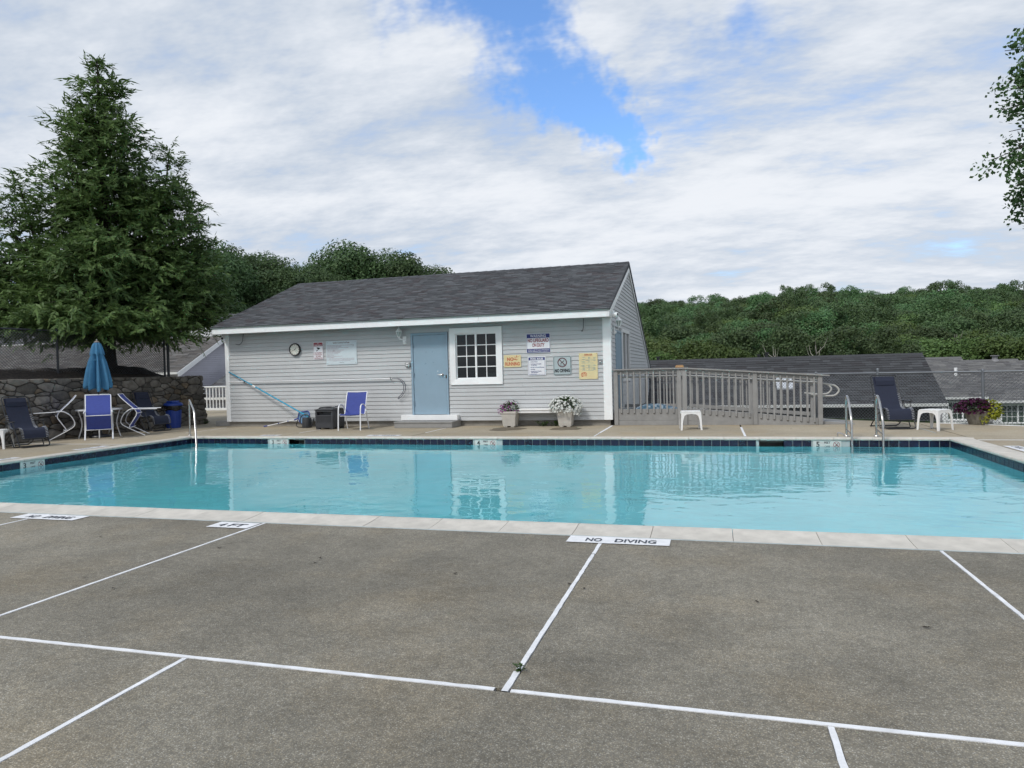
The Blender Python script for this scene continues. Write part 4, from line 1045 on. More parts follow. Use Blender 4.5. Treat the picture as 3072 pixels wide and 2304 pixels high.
q = part('prohibition_symbol', MB().add([(rr * math.cos(2 * PI * i / n), 0, rr * math.sin(2 * PI * i / n)) for rr in (rr0, rr1) for i in range(n)], [(i, (i + 1) % n, n + (i + 1) % n, n + i) for i in range(n)]).add([(-.080, 0, .066), (-.066, 0, .080), (.080, 0, -.066), (.066, 0, -.080)], [(0, 1, 2, 3)]), ink_maroon, o); q.location = (0, -.0062, .075)
dv = MB(); dv.tube([(-.04, 0, -.05), (-.03, 0, -.02), (0, 0, .01), (.03, 0, .025), (.055, 0, .065)], [.004, .008, .011, .008, .004], 5); dv.tube([(-.03, 0, -.02), (-.045, 0, -.01)], .004, 4); dv.tube([(-.06, 0, -.068), (.06, 0, -.068)], .005, 4)
q = part('diver_symbol', dv, ink_black, o); q.location = (0, -.0055, .075); q.scale = (1, .1, 1)
o, w, h = sign('sign', 'tall faded yellow SAVING A LIFE instruction board near the corner', -3.237, -2.766, 1.166, 1.822, sign_yellow)
screws(o, w, h, .02)
lettering(o, 'SAVING A LIFE', .040, ink_orange, 0, h / 2 - .042, bold=.002, fit=w * .42); panel(o, -.11, .11, h / 2 - .075, h / 2 - .067, ink_orange, name='caption_line')
b = MB(); r_ = random.Random(4)
def ln(x0, x1, z, t=.0035): b.add([(x0, 0, z - t), (x1, 0, z - t), (x1, 0, z + t), (x0, 0, z + t)], [(0, 1, 2, 3)])
for x in (-.06, .07): b.add([(x - .002, 0, .22), (x + .002, 0, .22), (x + .002, 0, .10), (x - .002, 0, .10)], [(0, 1, 2, 3)]); b.add([(x - .002, 0, .03), (x + .002, 0, .03), (x + .002, 0, -.10), (x - .002, 0, -.10)], [(0, 1, 2, 3)])
for (xa, xb) in ((-.19, -.07), (-.05, .06), (.08, .20)):
    for zt, zb in ((.225, .09), (.03, -.10)):
        z = zt
        while z > zb:
            if r_.random() < .8: a = xa + (.045 if r_.random() < .7 else 0); ln(a, xb - r_.uniform(0, .03), z, .0026)
            z -= .0115
for z in (.075, -.115): ln(-.17, .14, z, .003)
q = part('printed_text', b, ink_teal, o); q.location.y = -.0055
b = MB()
for x, r0 in ((-.165, .0), (-.12, .0)): pass
for k in range(3):
    n = 14; cx_ = -.150 + k * .034; a0, a1 = (R(60), R(300)) if k == 0 else (R(0), R(180))
    pts = [(cx_ + .034 * math.cos(a0 + (a1 - a0) * i / n), (-.215 if k == 0 else -.205) + .045 * math.sin(a0 + (a1 - a0) * i / n)) for i in range(n + 1)]
    if k: pts = [(pts[0][0], -.255)] + pts + [(pts[-1][0], -.255)]
    b.tube([(x, 0, z) for x, z in pts], .007, 4)
q = part('red_emblem', b, ink_orange, o); q.location.y = -.005; q.scale = (1, .1, 1)
o, w, h = sign('sign', 'narrow red and white NO TRESPASSING video surveillance sign', -10.786, -10.471, 1.877, 2.364, sign_white, rnd=.03)
frame_line(o, w, h, .010, .006, ink_red, .026); panel(o, -w / 2 + .02, w / 2 - .02, h / 2 - .115, h / 2 - .02, ink_red)
lettering(o, 'NO', .034, ink_white, 0, h / 2 - .042, bold=.001); lettering(o, 'TRESPASSING', .040, ink_white, 0, h / 2 - .086, bold=.001, fit=w * .8)
b = MB(); b.add([(-.045, 0, .10), (.05, 0, .085), (.06, 0, .055), (.01, 0, .035), (-.035, 0, .06)], [(0, 1, 2, 3, 4)]); b.add([(-.01, 0, .045), (.01, 0, .04), (-.02, 0, .0), (-.035, 0, .005)], [(0, 1, 2, 3)]); b.add([(-.06, 0, .03), (-.05, 0, .03), (-.05, 0, -.02), (-.06, 0, -.02)], [(0, 1, 2, 3)]); b.add([(-.05, 0, .012), (-.02, 0, .012), (-.02, 0, 0), (-.05, 0, 0)], [(0, 1, 2, 3)])
part('camera_symbol', b, ink_black, o).location.y = -.0055
for i, s in enumerate(('THIS PROPERTY', 'IS PROTECTED', 'BY VIDEO', 'SURVEILLANCE')): lettering(o, s, .045, ink_red, 0, -.062 - i * .047, bold=.001, fit=w * (.8, .74, .5, .78)[i])
o, w, h = sign('sign', 'large pale board of printed pool rules left of the lantern', -10.378, -9.432, 1.719, 2.379, sign_pale)
screws(o, w, h, .04)
lettering(o, 'Sterling Commons Pool Rules', .058, ink_maroon, 0, h / 2 - .055, bold=.001, fit=w * .54)
b = MB(); r_ = random.Random(9); z = h / 2 - .125
for ln_ in (.94, .50, .76, .40, .60, .50, .46, .40, .24, .52, .25):
    x = -w / 2 + .03; xe = x + ln_ * (w - .06)
    while x < xe:
        q = r_.uniform(.012, .045); b.add([(x, 0, z - .0055), (min(xe, x + q), 0, z - .0055), (min(xe, x + q), 0, z + .0055), (x, 0, z + .0055)], [(0, 1, 2, 3)]); x += q + .009
    z -= .0335
for ln_, zz in ((.80, -.165), (.86, -.197), (.56, -.226)):
    x = -ln_ * w / 2
    while x < ln_ * w / 2: q = r_.uniform(.012, .045); b.add([(x, 0, zz - .004), (x + q, 0, zz - .004), (x + q, 0, zz + .004), (x, 0, zz + .004)], [(0, 1, 2, 3)]); x += q + .009
part('printed_text', b, mat('faded red print', (0.33, 0.20, 0.24), 0.6), o).location.y = -.0055
for s, x, z, k in (('2', .372, .185, .055), ('16', -.245, .058, .055)): lettering(o, s, k, ink_maroon, x, z, y=-.0065)
lettering(o, 'Thank You', .030, ink_maroon, 0, -h / 2 + .055)
# ------------------------------------------------------------------ pool tools along the wall
t = thing('shepherd_hook', 'long white pole with a dark looped life hook hung along the siding', 'rescue hook', (-11, BY - .09, 1.30))
part('pole', MB().tube([(-13.57, BY - .09, 1.308), (-10.9, BY - .09, 1.296), (-8.36, BY - .09, 1.297)], .0155, 8), white_metal, t, world=True, smooth=True)
part('loop', MB().tube(rounded([(-8.36, BY - .09, 1.298), (-8.14, BY - .09, 1.297), (-7.98, BY - .10, 1.18), (-7.955, BY - .11, 1.00), (-8.07, BY - .10, .82), (-8.205, BY - .09, .735), (-8.20, BY - .085, .78), (-8.06, BY - .085, .90), (-8.02, BY - .085, 1.04), (-8.06, BY - .085, 1.20), (-8.20, BY - .09, 1.290)], .08), .0075, 6), mat('dark blue rod', (0.02, 0.025, 0.06), 0.4), t, world=True, smooth=True)
for x in (-13.02, -8.40):
    tag(o := part('pole_bracket', MB().tube(rounded([(x, BY - .02, 1.26), (x, BY - .12, 1.27), (x, BY - .125, 1.345)], .02), .008, 6), black_plastic, None, smooth=True), 'small black bracket holding the %s end of the white pole' % ('left' if x < -10 else 'hooked'), 'bracket')
t = thing('pool_pole', 'bright blue telescopic pole leaning diagonally against the siding', 'pole', (-12, 17.2, .8))
A_, B_ = Vector((-13.62, BY - .07, 1.625)), Vector((-10.74, 17.02, .295))
part('outer_tube', MB().tube([A_ + (B_ - A_) * .33, B_], .021, 8), pole_blue, t, world=True, smooth=True)
part('inner_tube', MB().tube([A_ + (B_ - A_) * .02, A_ + (B_ - A_) * .33], .017, 8), pole_blue, t, world=True, smooth=True)
part('collar', MB().tube([A_ + (B_ - A_) * .325, A_ + (B_ - A_) * .36], .023, 8), white_plastic, t, world=True, smooth=True)
part('tip', MB().tube([A_, A_ + (B_ - A_) * .022], .014, 8), white_plastic, t, world=True, smooth=True)
t = thing('skimmer_net', 'blue framed leaf net on a short white handle lying by the wall', 'pool net', (-11.6, 17.2, 0))
part('handle', MB().tube([(-12.20, 17.21, .035), (-11.25, 17.22, .215)], .012, 8), white_metal, t, world=True, smooth=True)
part('grip', MB().tube([(-12.31, 17.21, .02), (-12.19, 17.21, .037)], .017, 8), fabric_blue, t, world=True, smooth=True)
part('socket', MB().tube([(-11.32, 17.22, .20), (-11.20, 17.22, .24)], .018, 8), fabric_blue, t, world=True, smooth=True)
for f in (.38, .70): part('clip', MB().tube([Vector((-12.20, 17.21, .035)).lerp(Vector((-11.25, 17.22, .215)), f), Vector((-12.20, 17.21, .035)).lerp(Vector((-11.25, 17.22, .215)), f + .03)], .0165, 8), fabric_blue, t, world=True)
fr = rounded([(-11.20, 17.22, .26), (-11.18, 17.24, .42), (-10.88, 17.26, .45), (-10.83, 17.24, .28), (-10.86, 17.22, .12), (-11.12, 17.21, .10), (-11.20, 17.22, .26)], .06, 4)
part('frame', MB().tube(fr[:-1], .013, 6, closed=True), fabric_blue, t, world=True, smooth=True)
c_ = sum((Vector(p) for p in fr), Vector()) / len(fr) + Vector((0, .06, 0))
part('net', MB().add([p[:] for p in fr] + [c_[:]], [(i, i + 1, len(fr)) for i in range(len(fr) - 1)]), mat('blue netting', (0.16, 0.30, 0.46), 0.8, var=.2, vscale=60), t, world=True)
t = thing('watering_can', 'dark grey watering can with a big loop handle beside the hose box', 'watering can', (-10.78, 17.0, 0))
part('body', MB().lathe([(.125, 0), (.135, .02), (.128, .22), (.118, .27), (.11, .275), (.10, .26)], 20), resin_grey, t, smooth=True)
part('handle', MB().tube(rounded([(-.11, 0, .06), (-.21, 0, .12), (-.20, 0, .30), (-.08, 0, .37), (.05, 0, .35), (.12, 0, .24)], .08), .014, 8), resin_grey, t, smooth=True)
part('spout', MB().tube(rounded([(.12, 0, .06), (.20, -.02, .12), (.24, -.03, .26)], .05), [.03] + [.02] * 5 + [.018], 8), resin_grey, t, smooth=True)
part('base_rim', MB().tube(rounded([(-.30, .02, .22), (-.34, 0, .05), (-.27, -.02, .018), (0.1, -.14, .018), (.16, -.1, .05)], .05), .011, 6), black_plastic, t, smooth=True)
single('green_bucket', MB().lathe([(.085, 0), (.095, .25), (.103, .255), (.103, .27), (.088, .27), (.08, .05)], 18), mat('teal plastic', (0.06, 0.20, 0.20), .4), 'small teal bucket half hidden between watering can and hose box', 'bucket', smooth=True, loc=(-10.42, 17.16, 0.001))

t = thing('hose_box', 'dark grey resin hose reel box with a wicker front panel', 'hose box', (-9.885, 16.70, 0))
b = MB(); W2, D2 = .262, .305
b.bbox(-W2, -D2, .035, W2, D2, .165, .012); b.bbox(-W2, -D2 + .02, .16, W2, D2, .36, .006); b.bbox(-W2, -D2, .355, -W2 + .05, D2, .50, .006); b.bbox(W2 - .05, -D2, .355, W2, D2, .50, .006); b.bbox(-W2 + .045, -D2 + .10, .355, W2 - .045, D2, .50, .006); b.bbox(-W2 + .046, -D2, .465, W2 - .046, -D2 + .05, .50, .004); b.bbox(-W2 + .046, -D2, .352, W2 - .046, -D2 + .05, .378, .004)
for sx in (-1, 1):
    for sy in (-1, 1): b.bbox(sx * (W2 - .06) - .05, sy * (D2 - .06) - .05, .002, sx * (W2 - .06) + .05, sy * (D2 - .06) + .05, .04, .006)
part('body', b, resin_grey, t)
part('lid', MB().bbox(-W2 - .018, -D2 - .018, .502, W2 + .018, D2 + .018, .535, .010).bbox(-W2 + .03, -D2 + .03, .534, W2 - .03, D2 - .03, .546, .005), resin_grey, t)
b = MB()
for r_ in range(9):
    for c in range(14):
        x = -W2 + .055 + c * .0305; z = .175 + r_ * .019; k = (r_ + c) % 2
        b.box(x, -D2 + .006 + .006 * k, z, x + .029, -D2 + .022, z + .0175)
part('wicker_panel', b, resin_grey, t)
b = MB(); b.bbox(-W2 + .004, -D2 - .004, .155, -W2 + .05, -D2 + .02, .36, .004); b.bbox(W2 - .05, -D2 - .004, .155, W2 - .004, -D2 + .02, .36, .004); b.bbox(-W2 + .051, -D2 - .003, .155, W2 - .051, -D2 + .02, .176, .003); b.bbox(-W2 + .051, -D2 - .003, .342, W2 - .051, -D2 + .02, .356, .003)
part('front_frame', b, resin_grey, t)
part('side_handle', MB().bbox(W2 + .001, -.10, .40, W2 + .014, .06, .455, .005), black_plastic, t)
t = thing('garden_hose', 'black hose end with a spray nozzle lying on the hose box lid', 'hose', (-9.885, 16.70, .546))
part('hose', MB().tube(rounded([(-.10, -.22, -.12), (-.16, -.30, -.06), (-.17, -.25, .022), (-.05, -.14, .035), (.07, -.03, .03)], .08), .016, 8), black_plastic, t, smooth=True)
part('coupling', MB().tube([(.07, -.03, .03), (.14, .02, .032)], .019, 8), steel_m, t, smooth=True)
part('nozzle', MB().tube([(.14, .02, .032), (.20, .05, .04), (.235, .065, .048)], [.016, .018, .04], 10), mat('navy nozzle', (.02, .025, .05), .4), t, smooth=True)

# ------------------------------------------------------------------ sling chairs (x forward, z up)
def mirror(pts, w): return [(x, w, z) for x, z in pts]
def sling(prof, w, th=.006):
    b = MB(); n = len(prof); vs = []
    for off in (0, -th):
        for x, z in prof: vs += [(x, -w, z + off), (x, 0, z + off - .012), (x, w, z + off)]
    f = []
    for i in range(n - 1):
        for k in range(2):
            a = i * 3 + k; f += [(a, a + 1, a + 4, a + 3), (a + n * 3, a + n * 3 + 3, a + n * 3 + 4, a + n * 3 + 1)]
        f += [(i * 3, i * 3 + 3, n * 3 + i * 3 + 3, n * 3 + i * 3), (i * 3 + 2, n * 3 + i * 3 + 2, n * 3 + i * 3 + 5, i * 3 + 5)]
    return b.add(vs, f)
SEATP = [(.46, .385), (.475, .41), (.44, .425), (.30, .405), (.14, .385), (.07, .40), (.02, .46), (-.03, .58), (-.09, .74), (-.15, .88), (-.20, .965)]
def sling_chair(label, group=None):
    t = thing('patio_chair', label, 'chair', group=group); w = .27
    for s in (-1, 1):
        arm = rounded([(.53, s * (w + .02), 0), (.50, s * (w + .02), .40), (.46, s * (w + .02), .66), (.20, s * (w + .02), .665), (.02, s * (w + .02), .56), (-.04, s * (w + .02), .38), (-.20, s * (w + .02), 0)], .12, 5)
        part('side_frame', MB().tube(arm, .0165, 8, flat=.7), white_metal, t, smooth=True)
        part('seat_rail', MB().tube(mirror(SEATP, s * w), .0115, 6), white_metal, t, smooth=True)
    part('sling', sling(SEATP, w - .006), fabric_blue, t, smooth=True)
    for x, z in ((.455, .375), (.07, .375), (-.205, .972)): part('cross_bar', MB().tube([(x, -w, z), (x, w, z)], .010, 6), white_metal, t, smooth=True)
    return t
CG = 'blue sling patio chairs'
ch = sling_chair('upright blue sling chair with white arms beside the hose box', CG)
fm = Vector((-8.94, 16.02)); rm = Vector((-9.15, 17.15)); d_ = (fm - rm).normalized()
ch.rotation_euler = (0, 0, math.atan2(d_.y, d_.x) + 0.0)
ch.location = (fm.x - d_.x * .53, fm.y - d_.y * .53, 0)
TC = Vector((-15.0, 14.22))
def tipped(ang, label, rad=1.08, tilt=66):
    c = copy_tree(ch); tag(c, label, 'chair', CG)
    d = Vector((math.cos(ang), math.sin(ang)))            # from table centre outwards; the chair faces the table
    F = TC + d * rad
    Rz = Matrix.Rotation(math.atan2(-d.y, -d.x), 4, 'Z'); Ry = Matrix.Rotation(R(tilt), 4, 'Y')
    c.matrix_world = Matrix.Translation((F.x, F.y, .016)) @ Rz @ Ry @ Matrix.Translation((-.53, 0, 0))
    return c
cam_ang = math.atan2(-TC.y, -TC.x)
tipped(cam_ang - .02, 'blue sling chair tipped against the table, its back towards the pool')
tipped(cam_ang - 1.52, 'blue sling chair tipped sideways on the left side of the umbrella table')
tipped(cam_ang + 1.35, 'blue sling chair tipped sideways on the right side of the umbrella table')
tipped(cam_ang + PI + .1, 'blue sling chair tipped against the far side of the umbrella table by the stone wall', rad=.92)
# table
t = thing('patio_table', 'round white patio table behind the tipped blue chairs', 'table', (TC.x, TC.y, 0))
part('table_rim', MB().lathe([(.50, .685), (.525, .69), (.53, .715), (.515, .722), (.50, .72)], 36), white_metal, t, smooth=True)
part('table_top', MB().lathe([(.03, .708), (.501, .708), (.501, .716), (.03, .716)], 36), mat('frosted table glass', (.30, .34, .36), .2), t)
for k in range(4):
    a = PI / 4 + k * PI / 2; part('leg', MB().tube(rounded([(.46 * math.cos(a), .46 * math.sin(a), .70), (.36 * math.cos(a), .36 * math.sin(a), .35), (.46 * math.cos(a), .46 * math.sin(a), 0)], .15), .014, 8), white_metal, t, smooth=True)
# umbrella
t = thing('umbrella', 'closed blue market umbrella standing through the patio table', 'umbrella', (TC.x, TC.y, 0))
part('pole', MB().tube([(0, 0, .03), (0, 0, 2.40)], .019, 10), charcoal_m, t, smooth=True)
part('base', MB().lathe([(.24, 0), (.25, .02), (.23, .05), (.06, .075), (.045, .30), (.03, .31)], 28), charcoal_m, t, smooth=True)
def fold(a, j, r, z):
    k = 1 + (.33 * math.cos(8 * a + .9 * math.sin(a)) + .07 * math.sin(3 * a + 1)) * min(1, (2.42 - z) / .5)
    return r * k, z + (.05 * math.cos(8 * a + PI) if j == 0 else 0) + (.04 * math.sin(2 * a) if j == 0 else 0)
part('canopy', MB().lathe([(.235, 1.24), (.245, 1.32), (.225, 1.50), (.195, 1.70), (.155, 1.92), (.115, 2.10), (.085, 2.25), (.055, 2.36), (.02, 2.39)], 64, fn=fold), canvas_blue, t, smooth=True)
def fold2(a, j, r, z): return r * (1 + .14 * math.cos(8 * a)), z + (.025 * math.cos(8 * a + PI) if j == 0 else 0)
part('vent_cap', MB().lathe([(.150, 2.10), (.140, 2.16), (.115, 2.27), (.085, 2.365), (.05, 2.40), (.01, 2.41)], 48, fn=fold2), canvas_blue, t, smooth=True)
part('finial', MB().lathe([(.06, 2.405), (.06, 2.425), (.03, 2.44), (.012, 2.45), (.018, 2.475), (.004, 2.49)], 14), mat('tan finial', (.28, .25, .22), .6), t, smooth=True)
part('tie_strap', MB().lathe([(.155, 1.94), (.16, 1.955), (.155, 1.97)], 24), canvas_blue, t, smooth=True)

# ------------------------------------------------------------------ zero gravity loungers (x forward)
ZP = [(-.40, 1.09), (-.33, .92), (-.24, .72), (-.15, .54), (-.08, .44), (.02, .40), (.14, .405), (.26, .43), (.36, .435), (.42, .39), (.45, .30), (.465, .20)]
def lounger(label):
    t = thing('lounge_chair', label, 'lounge chair', group='navy zero gravity loungers'); w = .27
    loop = [(-.41, -w + .06, 1.12)] + [(x, -w, z) for x, z in ZP[0:]] + [(x, w, z) for x, z in ZP[::-1]] + [(-.41, w - .06, 1.12)]
    part('sling_frame', MB().tube(rounded(loop, .05, 3), .0125, 8, closed=True), charcoal_m, t, smooth=True)
    part('sling', sling([(x, z - .004) for x, z in ZP], w - .045, .008), fabric_navy, t, smooth=True)
    part('head_pillow', MB().prism([(-.405, 1.085), (-.34, .90), (-.315, .905), (-.325, 1.0), (-.375, 1.09)], -.19, .19, 'y'), fabric_navy, t)
    b = MB()
    for s in (-1, 1):
        P = [Vector((x, 0, z)) for x, z in ZP]
        for (i0, i1, n) in ((2, 5, 13), (7, 11, 11)):
            for k in range(n):
                f = i0 + (i1 - i0) * (k + .5) / n; i = int(f); p = P[i].lerp(P[i + 1], f - i)
                b.tube([(p.x, s * (w - .05), p.z), (p.x + .012, s * (w - .004), p.z + .012)], .005, 4)
    part('lacing', b, mat('pale elastic cord', (.35, .37, .42), .7), t)
    for s in (-1, 1):
        y = s * (w + .035)
        part('front_leg', MB().tube(rounded([(.16, y, .555), (.30, y, .28), (.44, y, .03), (.44, s * (w - .05), .016)], .05), .0125, 8), charcoal_m, t, smooth=True)
        part('rear_leg', MB().tube(rounded([(.30, s * (w + .016), .42), (0, s * (w + .016), .30), (-.34, s * (w + .016), .05), (-.43, s * (w - .02), .016)], .06), .0125, 8), charcoal_m, t, smooth=True)
        part('rear_leg', MB().tube(rounded([(-.16, y, .555), (.02, y, .30), (.17, y, .03)], .03), .011, 8), charcoal_m, t, smooth=True)
        part('arm_rest', MB().bbox(-.24, s * (w + .035) - .028, .562, .22, s * (w + .035) + .028, .588, .010), black_plastic, t)
        part('arm_strut', MB().tube([(-.20, y, .56), (-.16, s * w, .56)], .011, 6), charcoal_m, t)
    part('ground_bar', MB().tube([(.44, -w + .03, .016), (.44, w - .03, .016)], .0125, 8), charcoal_m, t, smooth=True)
    part('ground_bar', MB().tube([(-.43, -w - .01, .016), (-.43, w + .01, .016)], .0125, 8), charcoal_m, t, smooth=True)
    part('ground_bar', MB().tube([(.17, -w - .03, .016), (.17, w + .03, .016)], .0125, 8), charcoal_m, t, smooth=True)
    return t
lg = lounger('navy zero gravity lounger by the chain link fence on the far right')
lg.location = (3.64, 16.60, 0); lg.rotation_euler = (0, 0, math.atan2(-.98, .17)); lg.scale = (.98, 1, 1)
for loc, d, lab in (((-14.78, 12.02, 0), (.97, -.24), 'navy zero gravity lounger at the far left beside the stone wall'), ((-15.08, 16.0, 0), (.985, -.17), 'navy zero gravity lounger between the umbrella table and the blue bin')):
    c = copy_tree(lg); tag(c, lab, 'lounge chair', 'navy zero gravity loungers'); c.location = loc; c.rotation_euler = (0, 0, math.atan2(d[1], d[0]))

# ------------------------------------------------------------------ white plastic side tables
def side_table(label):
    t = thing('side_table', label, 'side table', group='white plastic side tables'); h, a, c = .415, .215, .235
    poly = []
    for sx, sy, a0 in ((1, -1, -90), (1, 1, 0), (-1, 1, 90), (-1, -1, 180)):
        for k in range(5): an = R(a0 + 22.5 * k); poly.append((sx * (a - .05) + .05 * math.cos(an), sy * (a - .05) + .05 * math.sin(an)))
    part('table_top', MB().prism(poly, h - .018, h).prism([(x * .93, y * .93) for x, y in poly], h, h + .004), white_plastic, t)
    for sx in (-1, 1):
        for sy in (-1, 1):
            b = MB()
            for ax in (0, 1):
                out = [(0, h - .019), (a - .004, h - .019), (c, 0), (c - .038, 0), (c - .058, .22), (c - .085, .315), (c - .13, .35), (0, .362)]
                P = []
                for dpt in (0, -.006):
                    for u, z in out:
                        e = (a - .004) + (c - a + .004) * (1 - z / h) + dpt
                        P.append((sx * u, sy * e, z) if ax == 0 else (sx * e, sy * u, z))
                n = len(out); b.add(P, [tuple(range(n)), tuple(range(n, 2 * n))] + [(i, (i + 1) % n, n + (i + 1) % n, n + i) for i in range(n)])
            part('leg', b, white_plastic, t)
    return t
st = side_table('white plastic side table on the deck in front of the ramp'); st.location = (-.51, 16.27, .001); st.rotation_euler = (0, 0, .12)
for loc, rz, lab in (((4.32, 16.08, .001), .72, 'white plastic side table beside the right lounger'), ((-15.05, 11.60, .001), .5, 'white plastic side table cut off at the left edge')):
    c = copy_tree(st); tag(c, lab, 'side table', 'white plastic side tables'); c.location = loc; c.rotation_euler = (0, 0, rz)

# ------------------------------------------------------------------ bin
t = thing('trash_bin', 'blue ribbed trash bin with lid and black bag at the stone wall', 'trash bin', (-15.26, 17.05, 0))
part('body', MB().lathe([(.185, 0), (.19, .02), (.225, .58), (.225, .60), (.21, .60)], 72, fn=lambda a, j, r, z: (r * (1 + .012 * (1 if int(a / (2 * PI) * 36) % 2 else -1) * (0 < j < 3)), z)), bin_blue, t, smooth=False)
part('bag', MB().lathe([(.232, .52), (.242, .55), (.238, .60), (.246, .63), (.235, .665), (.22, .67)], 40, fn=lambda a, j, r, z: (r * (1 + .02 * math.sin(9 * a + j) + .015 * math.sin(17 * a)), z + .02 * math.sin(4 * a + .5) * (j == 0))), bag_m, t, smooth=True)
part('lid', MB().lathe([(.262, .655), (.268, .66), (.268, .695), (.255, .715), (.20, .745), (.12, .765), (.02, .77)], 32), bin_blue, t, smooth=True)
part('lid_flap', MB().bbox(-.11, -.17, .745, .11, .17, .795, .025), bin_blue, t)

# ------------------------------------------------------------------ stainless rails
t = thing('pool_handrail', 'single stainless handrail at the far left pool corner', 'handrail', (-12.50, 14.50, 0))
part('rail', MB().tube(rounded([(-12.50, 14.50, .0), (-12.50, 14.50, .80), (-12.44, 14.43, .93), (-12.10, 14.2, .63), (-11.72, 13.8, -.30), (-11.68, 13.76, -.75)], .10, 6), .024, 12), steel_m, t, world=True, smooth=True)
part('escutcheon', MB().lathe([(.055, .001), (.05, .012), (.026, .022)], 16, (-12.50, 14.50, .022)), steel_m, t, world=True, smooth=True)
t = thing('pool_ladder', 'stainless pool ladder with two arched rails on the right', 'pool ladder', (2.66, 14.5, 0))
for x in (2.41, 2.925):
    part('rail', MB().tube(rounded([(x, 14.52, .0), (x, 14.52, .66), (x, 14.44, .80), (x, 14.28, .72), (x, 14.00, .36), (x, 13.96, -.15), (x, 13.97, -.9)], .12, 6), .0225, 12), steel_m, t, world=True, smooth=True)
    part('brace', MB().tube([(x, 14.52, .15), (x, 13.985, .10)], .014, 8), steel_m, t, world=True, smooth=True)
    part('escutcheon', MB().lathe([(.05, .001), (.045, .012), (.024, .02)], 16, (x, 14.52, .022)), steel_m, t, world=True, smooth=True)
for z in (-.30, -.58): part('tread', MB().bbox(2.43, 13.93, z, 2.905, 14.03, z + .03, .004), steel_m, t, world=True)
single('anchor_bar', MB().tube(rounded([(0, 0, 0), (0, 0, .075), (.08, -.02, .055), (.115, -.03, .02)], .03), .014, 8), steel_m, 'short bent steel bar on the coping left of the ladder', 'steel bar', smooth=True, loc=(2.26, 14.55, .01))

# ------------------------------------------------------------------ potted flowers and bench
def leaf_quad(vs, fs, p, d, up, ln, w):
    s = d.cross(up).normalized() * w; o = len(vs)
    vs += [p[:], (p + d * ln * .5 + s)[:], (p + d * ln)[:], (p + d * ln * .5 - s)[:]]; fs.append((o, o + 1, o + 2, o + 3))
def blob_plants(parent, name, c, rad, n, m, ln, w, seed, droop=.3, kind='stuff', lower=-0.2):
    r = random.Random(seed); vs, fs = [], []
    for i in range(n):
        d = Vector((r.gauss(0, 1), r.gauss(0, 1), r.gauss(0, 1))).normalized()
        if d.z < lower: d.z = -d.z
        k = r.uniform(.55, 1.0) ** .6
        p = Vector(c) + Vector((d.x * rad[0], d.y * rad[1], d.z * rad[2])) * k
        dd = (d + Vector((r.uniform(-.7, .7), r.uniform(-.7, .7), r.uniform(-.7, .4) - droop))).normalized()
        leaf_quad(vs, fs, p, dd, Vector((r.uniform(-.5, .5), r.uniform(-.5, .5), 1)).normalized(), ln * r.uniform(.6, 1.2), w * r.uniform(.7, 1.2))
    me = bpy.data.meshes.new(name); me.from_pydata(vs, [], fs); me.materials.append(m); return ob(name, me, parent, kind=kind)
def blossoms(parent, c, rad, n, m, size, seed, lower=-.35, clipf=None):
    r = random.Random(seed); b = MB(); k = 0
    while k < n:
        d = Vector((r.gauss(0, 1), r.gauss(0, 1), r.gauss(0, 1))).normalized()
        if d.z < lower or (clipf and not clipf(d)): k += .02; continue
        k += 1
        p = Vector(c) + Vector((d.x * rad[0], d.y * rad[1], d.z * rad[2])) * r.uniform(.92, 1.08)
        nrm = (d + Vector((r.uniform(-.5, .5), r.uniform(-.5, .5) - .25, r.uniform(-.1, .6)))).normalized()
        u = nrm.orthogonal().normalized(); v = nrm.cross(u); s = size * r.uniform(.75, 1.15); a0 = r.uniform(0, 6)
        vs = [p[:]]
        for i in range(10):
            a = a0 + 2 * PI * i / 10; q = s * (1.0 if i % 2 else .80); vs.append((p + (u * math.cos(a) + v * math.sin(a)) * q + nrm * s * .35)[:])
        b.add(vs, [(0, 1 + i, 1 + (i + 1) % 10) for i in range(10)])
    me = bpy.data.meshes.new('blossoms'); me.from_pydata(b.v, [], b.f); me.materials.append(m); return ob('blossoms', me, parent, kind='stuff')
pot_m = mat('beige plastic planter', (.52, .49, .44), .6, var=.08)
def pot(name, label, x, y, h=.42, a=.145, c=.195):
    t = thing(name, label, 'flower pot', (x, y, 0)); b = MB()
    zs_ = [.035 + (h - .09) * i / 11 for i in range(12)]
    for z0, z1 in zip(zs_, zs_[1:]):
        k0 = a + (c - a) * z0 / h; k1 = a + (c - a) * z1 / h; e = .006
        b.add([(-k0 - e, -k0 - e, z0), (k0 + e, -k0 - e, z0), (k0 + e, k0 + e, z0), (-k0 - e, k0 + e, z0), (-k1, -k1, z1), (k1, -k1, z1), (k1, k1, z1), (-k1, k1, z1)], [(0, 3, 2, 1), (4, 5, 6, 7), (0, 1, 5, 4), (1, 2, 6, 5), (2, 3, 7, 6), (3, 0, 4, 7)])
    for sx in (-1, 1): b.box(sx * a * .62 - .045, -a, 0.002, sx * a * .62 + .045, a, .036)
    part('pot', b, pot_m, t); part('rim', MB().bbox(-c - .012, -c - .012, h - .06, c + .012, c + .012, h, .008), pot_m, t)
    part('soil', MB().box(-c + .01, -c + .01, h - .005, c - .01, c - .01, h + .004), mulch_m, t)
    return t
t = pot('flower_pot', 'square beige pot of small magenta petunias left of the white bench', -4.98, 17.13, .40)
blob_plants(t, 'foliage', (0, 0, .44), (.24, .20, .17), 700, leaf_fol, .05, .014, 1)
blossoms(t, (-.10, -.02, .42), (.20, .18, .16), 70, pet_pink, .026, 2, lower=-.6); blossoms(t, (.08, -.05, .46), (.17, .15, .15), 22, pet_pink, .024, 3)
